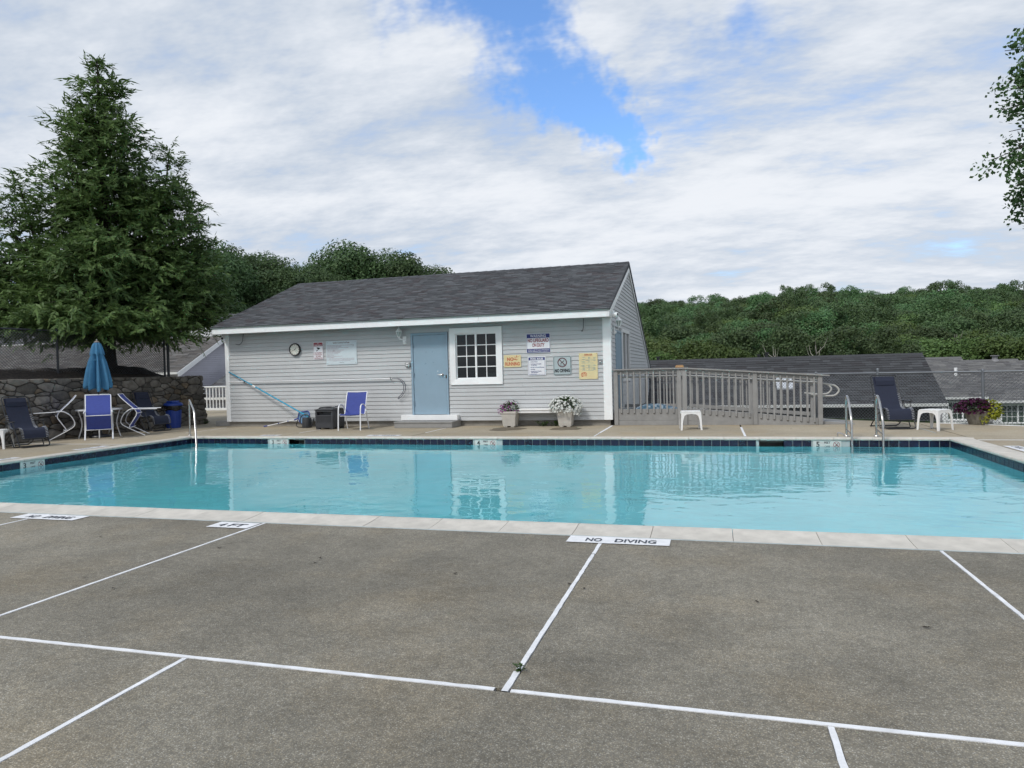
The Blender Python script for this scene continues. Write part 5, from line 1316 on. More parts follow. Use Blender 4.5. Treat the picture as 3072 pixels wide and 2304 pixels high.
blossoms(t, (.02, 0, .50), (.24, .16, .17), 26, leaf_pur, .018, 4, lower=.4)
blossoms(t, (.12, -.12, .47), (.05, .05, .05), 4, pet_white, .026, 5)
t = pot('flower_pot', 'square beige pot overflowing with white petunias right of the white bench', -3.545, 17.15, .43)
blob_plants(t, 'foliage', (0, 0, .50), (.38, .28, .24), 1100, leaf_fol, .055, .016, 6)
blossoms(t, (0, -.02, .49), (.40, .31, .26), 330, pet_white, .034, 7, lower=-.45); blossoms(t, (.22, -.05, .40), (.20, .2, .16), 40, pet_white, .033, 8, lower=-.7)
t = thing('bench', 'long low white bench between the two flower pots', 'bench', (-4.27, 17.25, 0))
part('seat', MB().bbox(-.74, -.17, .405, .74, .17, .455, .012), white_plastic, t); part('apron', MB().bbox(-.70, -.15, .345, .70, -.12, .4045, .004), white_plastic, t)
for sx in (-1, 1): part('leg', MB().bbox(sx * .62 - .04, -.14, .001, sx * .62 + .04, .14, .3445, .006), white_plastic, t)
def weed(name, label, loc, n, sp, ln, seed, m=leaf_fol):
    t = thing(name, label, 'weed', loc); r = random.Random(seed); vs, fs = [], []; b = MB()
    for i in range(n):
        a = r.uniform(0, 2 * PI); e = Vector((math.cos(a) * sp * r.uniform(.2, 1), math.sin(a) * sp * r.uniform(.2, 1) * .6, ln * r.uniform(.2, 1.6)))
        b.tube([(0, 0, 0), (e * .6)[:], e[:]], .002, 4)
        for k in range(3): leaf_quad(vs, fs, e * r.uniform(.6, 1), Vector((r.uniform(-1, 1), r.uniform(-1, 1), r.uniform(-.2, .6))).normalized(), Vector((0, 0, 1)), ln, ln * .32)
    part('stems', b, m, t); me = bpy.data.meshes.new('leaves'); me.from_pydata(vs, [], fs); me.materials.append(m); ob('leaves', me, t, kind='stuff')
weed('weed', 'leafy weed growing under the white bench', (-4.15, 17.30, 0), 16, .24, .08, 3); weed('weed', 'small weed at the foot of the stone wall end', (-15.40, 18.55, 0), 10, .16, .08, 4); weed('weed', 'tiny weed in the painted joint crossing near the camera', (-.895, 3.13, .003), 7, .035, .022, 5)
def ivy(): weed('weed', 'dark leaves trailing beside the white petunia pot', (-3.85, 17.32, 0), 14, .13, .09, 8)
ivy()
t = thing('planter', 'round stone planter of purple and lime plants at the right fence', 'planter', (5.52, 17.45, 0))
part('bowl', MB().lathe([(.17, 0), (.18, .01), (.225, .16), (.265, .27), (.275, .29), (.265, .30), (.23, .29)], 32), mat('mottled stone planter', (.20, .185, .16), .8, var=.3, vscale=14, bump=.4), t, smooth=True)
part('soil', MB().lathe([(.22, .27), (.22, .28)], 20), mulch_m, t)
blob_plants(t, 'foliage', (-.08, 0, .34), (.33, .28, .18), 900, leaf_fol, .055, .016, 11, lower=-.3); blob_plants(t, 'foliage', (-.08, 0, .35), (.36, .30, .20), 900, leaf_pur, .05, .020, 12, lower=-.4)
blossoms(t, (-.09, -.02, .35), (.36, .30, .21), 120, leaf_pur, .030, 13, lower=-.5)
blob_plants(t, 'lime_vine', (.22, -.06, .32), (.19, .20, .20), 420, leaf_yel, .075, .024, 14, lower=-.9, droop=.6)
for k in range(2): blob_plants(t, 'lime_vine', (.0 + k * .09, -.24, .15), (.025, .03, .09), 26, leaf_yel, .05, .014, 20 + k, lower=-1, droop=.8)
# fallen leaves
ml = mat('dry brown leaf', (.035, .028, .02), .8)
LV = [(-5.33, 5.02), (-3.95, 4.88), (-2.93, 4.75), (-4.35, 3.95), (-3.92, 3.78), (-2.9, 4.62), (-1.75, 4.55), (-.93, 4.48), (-.82, 4.4), (.22, 4.35), (1.05, 4.1), (3.1, 14.9), (-14.6, 11.2), (1.6, 16.3)]
for i, (x, y) in enumerate(LV):
    r_ = random.Random(i); b = MB(); vs = []
    for k in range(9): a = 2 * PI * k / 9; vs.append((.020 * math.cos(a) * r_.uniform(.6, 1.2), .009 * math.sin(a) * r_.uniform(.6, 1.2), .004 + .008 * r_.random()))
    o = single('fallen_leaf', b.add(vs + [(0, 0, .005)], [(k, (k + 1) % 9, 9) for k in range(9)]), ml, 'small dry brown leaf lying on the open deck', 'leaf', 'fallen leaves on the deck', loc=(x, y, .002), rz=r_.uniform(0, 3))
# ------------------------------------------------------------------ access ramp
ramp = thing('access_ramp', 'grey painted wooden access ramp with balustrades beside the pool house', 'ramp', (-2.38, 17.5, 0))
Q = lambda n, b, m=wood_grey, **k: part(n, b, m, ramp, world=True, **k)
def zr(x): return -max(0.0, x + .7) * .076
def fl(x): return max(0.02, .355 - max(0, x + .7) * .091)
Q('ramp_floor', MB().prism([(-2.36, .355), (-.7, .355), (3.1, .012), (3.1, .002), (2.3, .002), (-.7, .30), (-2.36, .30)], 17.56, 18.74, 'y'))
def slanted(x0, x1, z0, z1, y0, y1):
    xs_ = sorted(set([x0, x1] + ([-.7] if x0 < -.7 < x1 else [])))
    top = [(x, z1 + zr(x)) for x in xs_]; bot = [(x, z0 + zr(x)) for x in xs_[::-1]]
    return MB().prism(top + bot, y0, y1, 'y')
for yb, outer in ((17.50, -1), (18.80, 1)):
    yf = yb + outer * .04
    for x in ((-2.33, -.80, -.665, .94, 2.36) if outer < 0 else (-.80, .94, 2.36)):
        z1 = 1.365 + zr(x)
        Q('post', MB().bbox(x - .05, yb - .05, .002, x + .05, yb + .05, z1, .004))
    for a, c in ((-2.40, -.70), (-.70, .90), (.90, 2.56)):
        Q('rail_cap', slanted(a + .001, c - .001, 1.366, 1.396, yb - .085, yb + .07))
    for a, c in ((-2.28, -.855), (-.61, .885), (.995, 2.305)):
        Q('top_rail', slanted(a, c, 1.262, 1.362, yb - .022, yb + .018))
        if outer < 0:
            xs_ = [a, c]; Q('skirt_board', MB().prism([(a, .402 + (zr(a) * 1.08)), (c, .402 + zr(c) * 1.08), (c, max(.006, .125 + zr(c) * 1.08)), (a, .125 + zr(a) * 1.08)], yb - .02, yb + .018, 'y'))
            if a < .9: Q('skirt_board', MB().prism([(a, .120 + zr(a) * 1.08), (c, max(.010, .120 + zr(c) * 1.08)), (c, .003), (a, .003)], yb - .018, yb + .016, 'y'))
        else: Q('bottom_rail', MB().prism([(a, .46 + zr(a) * 1.08), (c, .46 + zr(c) * 1.08), (c, .37 + zr(c) * 1.08), (a, .37 + zr(a) * 1.08)], yb - .02, yb + .018, 'y'))
        n = int((c - a) / .145)
        for i in range(n):
            x = a + (c - a) * (i + .5) / n; d = -1 if outer < 0 else 1; y0, y1 = sorted((yb + d * .021, yb + d * .052)) if outer < 0 else (yb + .019, yb + .05)
            zb_ = .285 + zr(x) * 1.08
            Q('baluster', MB().prism([(y0, zb_ + .02), (y1, zb_), (y1, 1.335 + zr(x)), (y0, 1.335 + zr(x))], x - .018, x + .018, 'x'))
    yi = yb - outer * .11
    pts = [(x, y_, z + .205) for x, y_, z in [(-2.2, yi, .985), (-.7, yi, .985), (2.45, yi, .985 + zr(2.45)), (2.70, yi, .955 + zr(2.70)), (2.80, yi, .84 + zr(2.75)), (2.70, yi, .715 + zr(2.7)), (2.45, yi, .69 + zr(2.45)), (2.16, yi, .705 + zr(2.16))]]
    Q('hand_rail', MB().tube(rounded(pts, .10, 5), .021, 10), mat('pale grey pipe', (.42, .42, .40), .45), smooth=True)
    for x in (-1.6, .1, 1.7): Q('rail_bracket', MB().tube([(x, yb, 1.135 + zr(x)), (x, yi, 1.17 + zr(x))], .009, 6), galv_m)
single('wooden_block', MB().bbox(-.10, -.06, 0, .10, .06, .04, .008).bbox(-.085, -.05, .041, .085, .05, .062, .006), mat('bare pine', (.42, .25, .12), .7, var=.15), 'small bare wood block resting on the ramp corner post', 'wood block', loc=(-.78, 17.5, 1.397))
b = MB(); nx_, ny_ = 22, 12; r_ = random.Random(2)
b.v = [(-1.95 + 1.15 * i / nx_, 17.85 + .5 * j / ny_, .362 + .17 * max(0, math.sin(PI * i / nx_)) ** .8 * max(0, math.sin(PI * j / ny_)) ** .6 * (1.15 - .6 * i / nx_) * r_.uniform(.8, 1.1)) for j in range(ny_ + 1) for i in range(nx_ + 1)]
b.f = [(j * (nx_ + 1) + i, j * (nx_ + 1) + i + 1, (j + 1) * (nx_ + 1) + i + 1, (j + 1) * (nx_ + 1) + i) for j in range(ny_) for i in range(nx_)]; b.m = [(1 if r_.random() < .45 else 0) for _ in b.f]
o = ob('pool_cover', b.mesh('pool_cover', [mat('blue woven cover', (.08, .16, .23), .8, var=.3, vscale=30), mat('pale woven cover', (.30, .38, .45), .8)])); tag(o, 'heap of blue and white netting on the ramp landing', 'pool cover')

# ------------------------------------------------------------------ chain link fences and white railing
def chain_fence(label, posts, z0, z1, zb, m, r=.0042, sp=.055, tall=()):
    t = thing('chain_link_fence', label, 'fence', (*posts[0], zb))
    for i, p in enumerate(posts):
        e = .06 if i in tall else 0
        part('post', MB().tube([(p[0], p[1], zb), (p[0], p[1], z1 + .02 + e)], .030, 10), m, t, world=True, smooth=True)
        part('post_cap', MB().lathe([(.036, 0), (.034, .02), (.012, .04)], 10, (p[0], p[1], z1 + .021 + e)), m, t, world=True, smooth=True)
    for p, q in zip(posts, posts[1:]):
        part('top_rail', MB().tube([(*p, z1), (*q, z1)], .021, 8), m, t, world=True, smooth=True)
        P, Qv = Vector((*p, 0)), Vector((*q, 0)); L_ = (Qv - P).length; d = (Qv - P) / L_; H_ = z1 - z0; b = MB()
        s = -H_
        def at(u, z): v = P + d * u; return (v.x, v.y, z0 + z)
        while s < L_:
            for sgn in (1, -1):
                u0, u1 = s, s + H_; za, zb2 = 0, H_
                a, c = max(0, u0), min(L_, u1)
                if c - a > .01:
                    f0, f1 = (a - u0) / H_, (c - u0) / H_
                    if sgn < 0: f0, f1 = 1 - f0, 1 - f1
                    b.tube([at(a, f0 * H_), at(c, f1 * H_)], r, 3)
            s += sp * 1.414
        me = bpy.data.meshes.new('wire_mesh'); me.from_pydata(b.v, [], b.f); me.materials.append(m); ob('wire_mesh', me, t, world=True, kind='stuff')
        part('tension_wire', MB().tube([(*p, z0), (*q, z0)], .005, 4), m, t, world=True)
    return t
FP = [edge_pt(tt, .22)[:2] for tt in (-4.6, -.27, 1.24, 3.42, 5.6, 8.0, 10.4)]
chain_fence('galvanised chain link fence behind the right lounger and planter', FP, .03, 1.145, -.2, mat('dull galvanised wire', (.17, .185, .205), .5, .5), tall=(2,), r=.0042)
LP = [(-17.55, 7.4), (-17.2, 10.2), (-16.96, 12.6), (-16.72, 14.6), (-16.15, 17.75)]
chain_fence('black chain link fence on top of the stone wall', LP, 1.62, 2.79, 1.4, blackvinyl_m, r=.0068, sp=.055)
single('fence_corner_post', MB().tube([(-16.06, 17.80, 1.45), (-16.06, 17.80, 2.86)], .04, 12), blackvinyl_m, 'thick black corner post at the right end of the wall-top fence', 'fence post', smooth=True)
t = thing('white_railing', 'white vinyl baluster railing left of the pool house', 'railing', (-20, 24.6, 0))
part('top_rail', MB().bbox(-21.2, 24.55, 1.05, -16.4, 24.65, 1.11, .01), white_vinyl, t, world=True); part('bottom_rail', MB().bbox(-21.2, 24.57, .10, -16.4, 24.63, .20, .006), white_vinyl, t, world=True)
for i in range(30): x = -21.1 + i * .158; part('baluster', MB().bbox(x - .019, 24.581, .2005, x + .019, 24.619, 1.0495, .004), white_vinyl, t, world=True)
for x in (-20.5, -18.3): part('foot', MB().box(x - .03, 24.58, .001, x + .03, 24.62, .0995), white_vinyl, t, world=True)

# ------------------------------------------------------------------ neighbouring houses
def house(name, label, x0, x1, ye, ze, yr, zri, zb, wallm, mats, nparts=0, seed=1, expo=.143, wm=.33, boards=None, ov=.35, rk=.11):
    t = thing(name, label, 'house', ((x0 + x1) / 2, yr, zb)); yb = 2 * yr - ye
    k = (zri - ze) / (yr - ye)
    part('wall', MB().box(x0 + .2, ye + ov, zb, x1 - .2, yb - ov, ze + k * ov - .14), wallm, t, world=True)
    for xa, xb in ((x0 + .2, x0 + .32), (x1 - .32, x1 - .2)):
        part('gable', MB().prism([(ye + ov + .002, ze + k * ov - .14), (yb - ov - .002, ze + k * ov - .14), (yr, zri - .14)], xa + .001, xb - .001, 'x'), wallm, t, world=True)
    rf_ = part('roof', MB().prism([(ye, ze), (yr, zri), (yb, ze), (yb, ze - .10), (yr, zri - .12), (ye, ze - .10)], x0, x1, 'x'), mats[0], t, world=True)
    sv_ = Vector((0, yr - ye, zri - ze)); shingle_field(rf_, (x0, ye, ze + .004), (1, 0, 0), sv_, x1 - x0, sv_.length, mats, nparts, expo, wm, seed)
    part('ridge_cap', MB().prism([(yr - .15, zri - .15 * k + .012), (yr, zri + .03), (yr + .15, zri - .15 * k + .012), (yr, zri - .05)], x0, x1, 'x'), mats[0], rf_, world=True)
    part('gutter', MB().prism([(ye - .10, ze - .015), (ye - .002, ze - .015), (ye - .002, ze - .12), (ye - .075, ze - .12)], x0, x1, 'x'), white_vinyl, t, world=True)
    part('soffit', MB().box(x0 + .01, ye, ze - .16, x1 - .01, ye + ov - .002, ze - .14), wallm, t, world=True)
    for xa, xb in ((x1 + .001, x1 + .03), (x0 - .03, x0 - .001)):
        part('rake_board', MB().prism([(ye - .03, ze - rk), (yr, zri - rk), (yr, zri - .26), (ye - .03, ze - .28)], xa, xb, 'x'), white_vinyl, t, world=True)
        part('rake_board', MB().prism([(yr + .001, zri - rk), (yb + .03, ze - rk), (yb + .03, ze - .28), (yr + .001, zri - .26)], xa, xb, 'x'), white_vinyl, t, world=True)
    return t
def window(t, x0, x1, z0, z1, y, cols=2, rows=3, glassm=None):
    fr_ = MB(); w = .09
    ring(fr_, (x0, x1, z0, z1), (x0 + w, x1 - w, z0 + w, z1 - w), y - .05, y - .04, y + .01); fr_.box((x0 + x1) / 2 - .035, y - .045, z0 + w, (x0 + x1) / 2 + .035, y, z1 - w)
    f = part('window', fr_, white_vinyl, t, world=True)
    xm_ = (x0 + x1) / 2
    for a, c in ((x0 + w, xm_ - .035), (xm_ + .035, x1 - w)):
        part('pane', MB().box(a, y - .02, z0 + w, c, y - .012, z1 - w), glassm or mat('house pane', (.05, .075, .06), .1, var=.5, vscale=2), f, world=True)
        b = MB()
        for i in range(1, cols + 1): xx = a + (c - a) * i / (cols + 1); b.box(xx - .009, y - .032, z0 + w, xx + .009, y - .021, z1 - w)
        for i in range(1, rows): zz = z0 + w + (z1 - z0 - 2 * w) * i / rows; b.box(a, y - .031, zz - .009, c, y - .022, zz + .009)
        part('muntin', b, white_vinyl, f, world=True)
dark_wall = mat('eave shade clapboard', (.055, .05, .047), .8, var=.2)  # shadow below the eave is put into this dark wall colour
h1 = house('house', 'low house roof of charcoal shingles directly behind the ramp', -5.5, 7.62, 26.9, -.02, 29.8, 1.70, -2.9, dark_wall, shing_dk, 300, 31, expo=.17, wm=.38, ov=.5)
sl_ = (1.70 + .02) / 2.9
b = MB(); y0_, y1_ = 27.75, 28.45
b.add([(2.27, y0_, -.02 + sl_ * (y0_ - 26.9) + .06), (2.85, y0_, -.02 + sl_ * (y0_ - 26.9) + .06), (2.85, y1_, -.02 + sl_ * (y1_ - 26.9) + .06), (2.27, y1_, -.02 + sl_ * (y1_ - 26.9) + .06), (2.27, y0_, -.02 + sl_ * (y0_ - 26.9) - .05), (2.85, y0_, -.02 + sl_ * (y0_ - 26.9) - .05), (2.85, y1_, -.02 + sl_ * (y1_ - 26.9) - .05), (2.27, y1_, -.02 + sl_ * (y1_ - 26.9) - .05)], [(0, 1, 2, 3), (0, 1, 5, 4), (1, 2, 6, 5), (2, 3, 7, 6), (3, 0, 4, 7)])
part('skylight', b, mat('pale skylight', (.55, .58, .62), .15), h1, world=True)
for x, y, z, h_, r__ in ((1.78, 30.0, 1.6, .22, .05), (2.08, 29.9, 1.62, .27, .06), (-2.2, 29.9, 1.6, .25, .06)): part('vent_pipe', MB().tube([(x, y, z - .2), (x, y, z + h_)], r__, 10).tube([(x, y, z + h_ - .02), (x, y, z + h_ + .03)], r__ * 1.5, 10), charcoal_m, h1, world=True)
white_wall = mat('white clapboard', (.72, .73, .74), .6, var=.05)
grey_wall = mat('grey clapboard', (.33, .33, .35), .7, var=.08)
hA = house('house', 'townhouse with white trim right of the near shingle roof', 8.2, 12.25, 37.4, -.30, 41.0, 1.57, -3.0, grey_wall, shing_lt, 0, 41, expo=.16, wm=.34)
window(hA, 10.6, 12.0, -1.45, -.50, 37.73); part('bay_panel', MB().box(10.45, 37.68, -1.75, 10.58, 37.74, -.46), white_vinyl, hA, world=True); part('bay_panel', MB().box(10.45, 37.66, -1.85, 12.2, 37.739, -1.47), white_vinyl, hA, world=True)
hB = house('house', 'townhouse at the right edge with a broad grid window', 12.3, 14.75, 37.2, -.48, 41.0, 1.39, -3.0, white_wall, shing_lt, 0, 42, expo=.16, wm=.34)
window(hB, 12.75, 14.2, -1.60, -.66, 37.53)
part('chimney_vent', MB().lathe([(.28, 1.15), (.17, 1.36), (.12, 1.40), (.12, 1.54), (.20, 1.55), (.20, 1.59)], 14, (13.75, 41.0, .03)), mat('grey sheet metal', (.22, .22, .23), .6), hB, world=True)
part('vent_pipe', MB().tube([(11.5, 39.3, .3), (11.5, 39.3, 1.05)], .07, 10), white_vinyl, hB, world=True)
hC = house('house', 'townhouse roof just beyond the right edge of the picture', 14.8, 19.5, 37.2, -.55, 41.0, 1.30, -3.0, white_wall, shing_lt, 0, 43, expo=.16, wm=.34)
window(hC, 15.2, 16.6, -1.60, -.70, 37.53)
hL = house('house', 'house with lavender siding and brown roof behind the left railing', -46, -24.0, 27.2, 1.79, 30.5, 3.56, -1.2, siding_l, shing_br, 300, 51, expo=.16, wm=.40, ov=.15, rk=.02)
kk = (3.56 - 1.79) / 3.3
for k in range(38):
    z0 = -.4 + k * .107; zt_ = z0 + .107
    a = max(27.36, 27.2 + (zt_ + .24 - 1.79) / kk); c = 61 - a
    if c - a < .1: break
    b = MB().prism([(-24.175, z0 + .013), (-24.20, z0 + .011), (-24.20, z0 + .107), (-24.188, z0 + .107)], a, c, 'y'); part('siding_board', b, siding_l, hL, world=True)
hP = house('house', 'dark roofed porch wing seen just above the white railing', -22.9, -16.2, 26.95, .58, 31.2, 2.58, -1.2, siding_l, shing, 0, 52, expo=.16)
hU = house('house', 'white gabled house standing higher behind the big conifer', -88, -36.5, 49.0, 5.0, 54.0, 7.25, 0.5, white_wall, shing, 0, 61, expo=.28, wm=.6)
g = MB(); g.prism([(-42.4, 4.9), (-40.0, 6.55), (-37.6, 4.9)], 48.2, 53, 'y'); part('cross_gable', g, white_wall, hU, world=True)
for sx in (-1, 1): part('gable_trim', MB().prism([(-40 + sx * .001, 6.62), (-40 + sx * 2.7, 4.76), (-40 + sx * 2.7, 4.45), (-40 + sx * .001, 6.30)], 48.1, 48.18, 'y'), white_vinyl, hU, world=True); part('gable_roof', MB().prism([(-40 + sx * .001, 6.75), (-40 + sx * 2.75, 4.86), (-40 + sx * 2.75, 4.78), (-40 + sx * .001, 6.64)], 48.0, 53.5, 'y'), shing[0], hU, world=True)
window(hU, -45.5, -43.9, 3.0, 4.4, 49.33); window(hU, -62, -60.4, 3.0, 4.4, 49.33); window(hU, -68, -66.4, 3.0, 4.4, 49.33)
hT = house('house', 'grey sided house glimpsed through the fence at the far left', -56, -47.5, 29.5, 4.6, 32.5, 6.2, -1.0, grey_wall, shing_br, 0, 71, expo=.28, wm=.6)

# ------------------------------------------------------------------ trees
def quads_mesh(name, P, U, V, m):
    """rhombic leaves centred at P with half-axes U (length) and V (width)"""
    n = len(P); co = np.empty((n, 4, 3), np.float32); co[:, 0] = P - U; co[:, 1] = P + V - U * .1; co[:, 2] = P + U; co[:, 3] = P - V - U * .1
    me = bpy.data.meshes.new(name); me.vertices.add(4 * n); me.loops.add(4 * n); me.polygons.add(n)
    me.vertices.foreach_set('co', co.ravel()); me.loops.foreach_set('vertex_index', np.arange(4 * n, dtype=np.int32))
    me.polygons.foreach_set('loop_start', np.arange(0, 4 * n, 4, dtype=np.int32)); me.polygons.foreach_set('loop_total', np.full(n, 4, np.int32))
    me.materials.append(m); me.update(calc_edges=True); return me
def nrm(a): return a / (np.linalg.norm(a, axis=1, keepdims=True) + 1e-9)
def crown_mesh(name, rad, h, nblob, nleaf, leaf, seed, m, spread=.75, flat=.75):
    """leaf clumps spread over and through an uneven dome; base of the dome at z = 0"""
    g = np.random.default_rng(seed); P, U, V = [], [], []
    for i in range(nblob):
        d = g.normal(size=3); d /= np.linalg.norm(d); d[2] = abs(d[2]) * 1.0 - .25
        rr = g.uniform(.45, 1.0) ** .5 * spread
        c = np.array([d[0] * rad * rr, d[1] * rad * rr, h * .42 + d[2] * h * .58 * rr])
        br = rad * g.uniform(.15, .36)
        n = int(nleaf * (br / (rad * .3)) ** 2)
        dd = nrm(g.normal(size=(n, 3))); dd[:, 2] = np.where(dd[:, 2] < -.4, -dd[:, 2], dd[:, 2])
        p = c + dd * br * np.array([1, 1, flat]) * g.uniform(.70, 1.16, size=(n, 1))
        no = nrm(dd + np.array([0, 0, .25]) + g.normal(size=(n, 3)) * .45); u = nrm(np.cross(no, g.normal(size=(n, 3)))); v = np.cross(no, u); s = leaf * g.uniform(.6, 1.25, size=(n, 1))
        P.append(p); U.append(u * s); V.append(v * s * .62)
    return quads_mesh(name, np.concatenate(P), np.concatenate(U), np.concatenate(V), m)
def trunk_mb(h, r, seed, limbs=5, lean=.04, spread=.5):
    g = random.Random(seed); b = MB(); pts = [(g.uniform(-lean, lean) * h * i / 4, g.uniform(-lean, lean) * h * i / 4, h * i / 4) for i in range(5)]
    b.tube(pts, [r * 1.25, r, r * .8, r * .6, r * .3], 9)
    for k in range(limbs):
        a = 2 * PI * k / limbs + g.uniform(-.4, .4); i = g.choice((1, 2, 3)); p = Vector(pts[i]); e = p + Vector((math.cos(a) * h * spread, math.sin(a) * h * spread, h * g.uniform(.2, .45)))
        b.tube([p, p.lerp(e, .5) + Vector((0, 0, .05 * h)), e], [r * .5, r * .3, r * .1], 6)
    return b
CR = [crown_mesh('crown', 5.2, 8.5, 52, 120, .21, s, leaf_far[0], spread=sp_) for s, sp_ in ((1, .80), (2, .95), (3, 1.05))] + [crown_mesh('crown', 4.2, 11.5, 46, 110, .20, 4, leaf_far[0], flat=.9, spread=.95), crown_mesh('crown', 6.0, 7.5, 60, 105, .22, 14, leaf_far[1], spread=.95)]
CB = [crown_mesh('crown', 5.4, 14, 95, 300, .125, s, leaf_oak, spread=.8) for s in (21, 22, 23)] + [crown_mesh('crown', 4.6, 15, 90, 300, .12, 24, leaf_oak)]
CL = [crown_mesh('crown', 4.4, 7.0, 50, 100, .19, s, leaf_light) for s in (7, 8)]
TRK = trunk_mb(9.0, .28, 3).mesh('trunk', bark_m, True)
def tree(name, label, x, y, z, k, cm_, group=None, rz=0.0, kz=1.0, trunk_h=4.0):
    t = thing(name, label, 'tree', (x, y, z), rz, group)
    o = ob('trunk', TRK, t); o.scale = (k, k, k * (trunk_h + 2) / 9.0 * kz)
    o = ob('crown', cm_, t); o.location = (0, 0, trunk_h * k * kz * .8); o.scale = (k, k, k * kz)
    return t
def at(u, depth):                         # ground position seen at photo column u, at a given distance along the view axis
    c = Vector((u - 1536.0, 0, -2105.0)) * (depth / 2105.0); return CX.dot(c), CY.dot(c)
# broadleaf trees behind the pool house: (photo column, distance, crown top height, size, kind)
BT = [(640, 70, 14.6, 1.0, 0, 'tall broadleaf tree showing between the conifer and the pool house roof'), (705, 74, 14.2, .92, 3, 'second broadleaf tree right of the conifer, behind the pool house'),
      (765, 80, 15.0, .95, 1, 'rounded broadleaf tree above the left slope of the pool house roof'), (830, 76, 13.9, .9, 2, 'lower broadleaf tree above the left end of the roof ridge'),
      (905, 82, 14.0, .95, 0, 'broadleaf tree in the dip of the treeline behind the ridge'), (965, 78, 12.9, .85, 1, 'dark broadleaf tree left of the tallest crown behind the ridge'),
      (1010, 86, 15.3, .9, 2, 'broadleaf tree at the left shoulder of the tallest group'), (1075, 84, 17.0, 1.1, 1, 'tallest broadleaf tree behind the roof ridge'),
      (1145, 86, 16.6, 1.0, 0, 'broad tree right of the tallest crown behind the ridge'), (1215, 84, 15.0, 1.0, 3, 'sloping broadleaf tree in the right half of the treeline behind the ridge'),
      (1285, 88, 14.3, .95, 2, 'rightmost broadleaf tree of the group above the roof ridge'), (1320, 90, 13.6, .75, 1, 'small end tree of the treeline where it meets the roof ridge'),
      (560, 66, 13.4, .95, 2, 'broadleaf tree half hidden behind the right side of the conifer'), (480, 72, 13.0, 1.0, 1, 'broadleaf tree hidden behind the middle of the conifer')]
for u, dp, top, k, ci, lab in BT:
    x, y = at(u, dp); zb_ = zground(x, y); H_ = (8.5 if ci < 3 else 10) * k
    kk_ = (top + 2.4 - zb_) / 14.2; kz_ = 1.0; k = k * .35 + kk_ * .65; t = tree('broadleaf_tree', lab, x, y, zb_, k, CB[ci], 'broadleaf trees behind the pool house', rz=u * .7, trunk_h=max(.3, (top + 2.4 - zb_ - 14 * k * .93) / (k * .8)), kz=kz_)
x, y = at(1190, 74); tree('pale_tree', 'pale green shrub-like tree just above the roof ridge', x, y, zground(x, y), .75, CL[0], rz=1, trunk_h=max(1, (11.7 - zground(x, y) - 7 * .75) / (.75 * .8)))
# lighter trees standing at the foot of the wooded hill
FT = [(1975, 118, .95, 0, 'bright green tree beside the right end of the gable'), (2040, 122, .8, 1, 'light green tree just right of the gable foot'), (2110, 126, .9, 1, 'yellowish green tree at the foot of the hill above the landing'), (2190, 120, 1.0, 0, 'pale rounded tree above the ramp'),
      (2480, 124, .8, 1, 'pale tree above the middle of the near shingle roof'), (2650, 118, .85, 0, 'blue green tree behind the right part of the near roof'), (2900, 112, 1.0, 0, 'spreading pale tree above the right townhouses'), (3010, 108, 1.05, 1, 'light tree behind the townhouse chimney vent'), (3090, 104, 1.0, 0, 'light tree at the right edge above the townhouse roofs'), (2780, 128, .9, 1, 'darker tree rising behind the end of the near roof')]
for u, dp, k, ci, lab in FT:
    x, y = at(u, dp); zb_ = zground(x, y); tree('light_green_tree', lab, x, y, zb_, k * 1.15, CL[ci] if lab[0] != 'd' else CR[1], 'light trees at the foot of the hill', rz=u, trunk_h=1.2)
def dead_tree(u, dp, h_, seed, lab):
    h_ *= .93
    x, y = at(u, dp); t = thing('dead_tree', lab, 'dead tree', (x, y, zground(x, y)), group='bare dead trees at the foot of the hill'); g = random.Random(seed); b = MB()
    b.tube([(0, 0, 0), (.3, 0, h_ * .5), (.1, 0, h_)], [.15, .10, .03], 7)
    part('trunk', b, mat('bleached wood', (.30, .28, .25), .9), t); b = MB()
    for k in range(6):
        z = h_ * g.uniform(.4, .85); a = g.uniform(0, 6.28); b.tube([(.2, 0, z), (math.cos(a) * 1.2, math.sin(a) * 1.2, z + 1.0), (math.cos(a) * 1.7, math.sin(a) * 1.7, z + 2.2)], [.06, .04, .015], 5)
    part('branches', b, MATS['bleached wood'], t)
dead_tree(2325, 100, 7.2, 1, 'bleached dead tree with forked tips above the ramp end'); dead_tree(2447, 100, 7.6, 2, 'pale dead snag above the near roof left of the lounger'); dead_tree(2870, 112, 9, 4, 'grey dead trunk inside the pale tree over the townhouses')
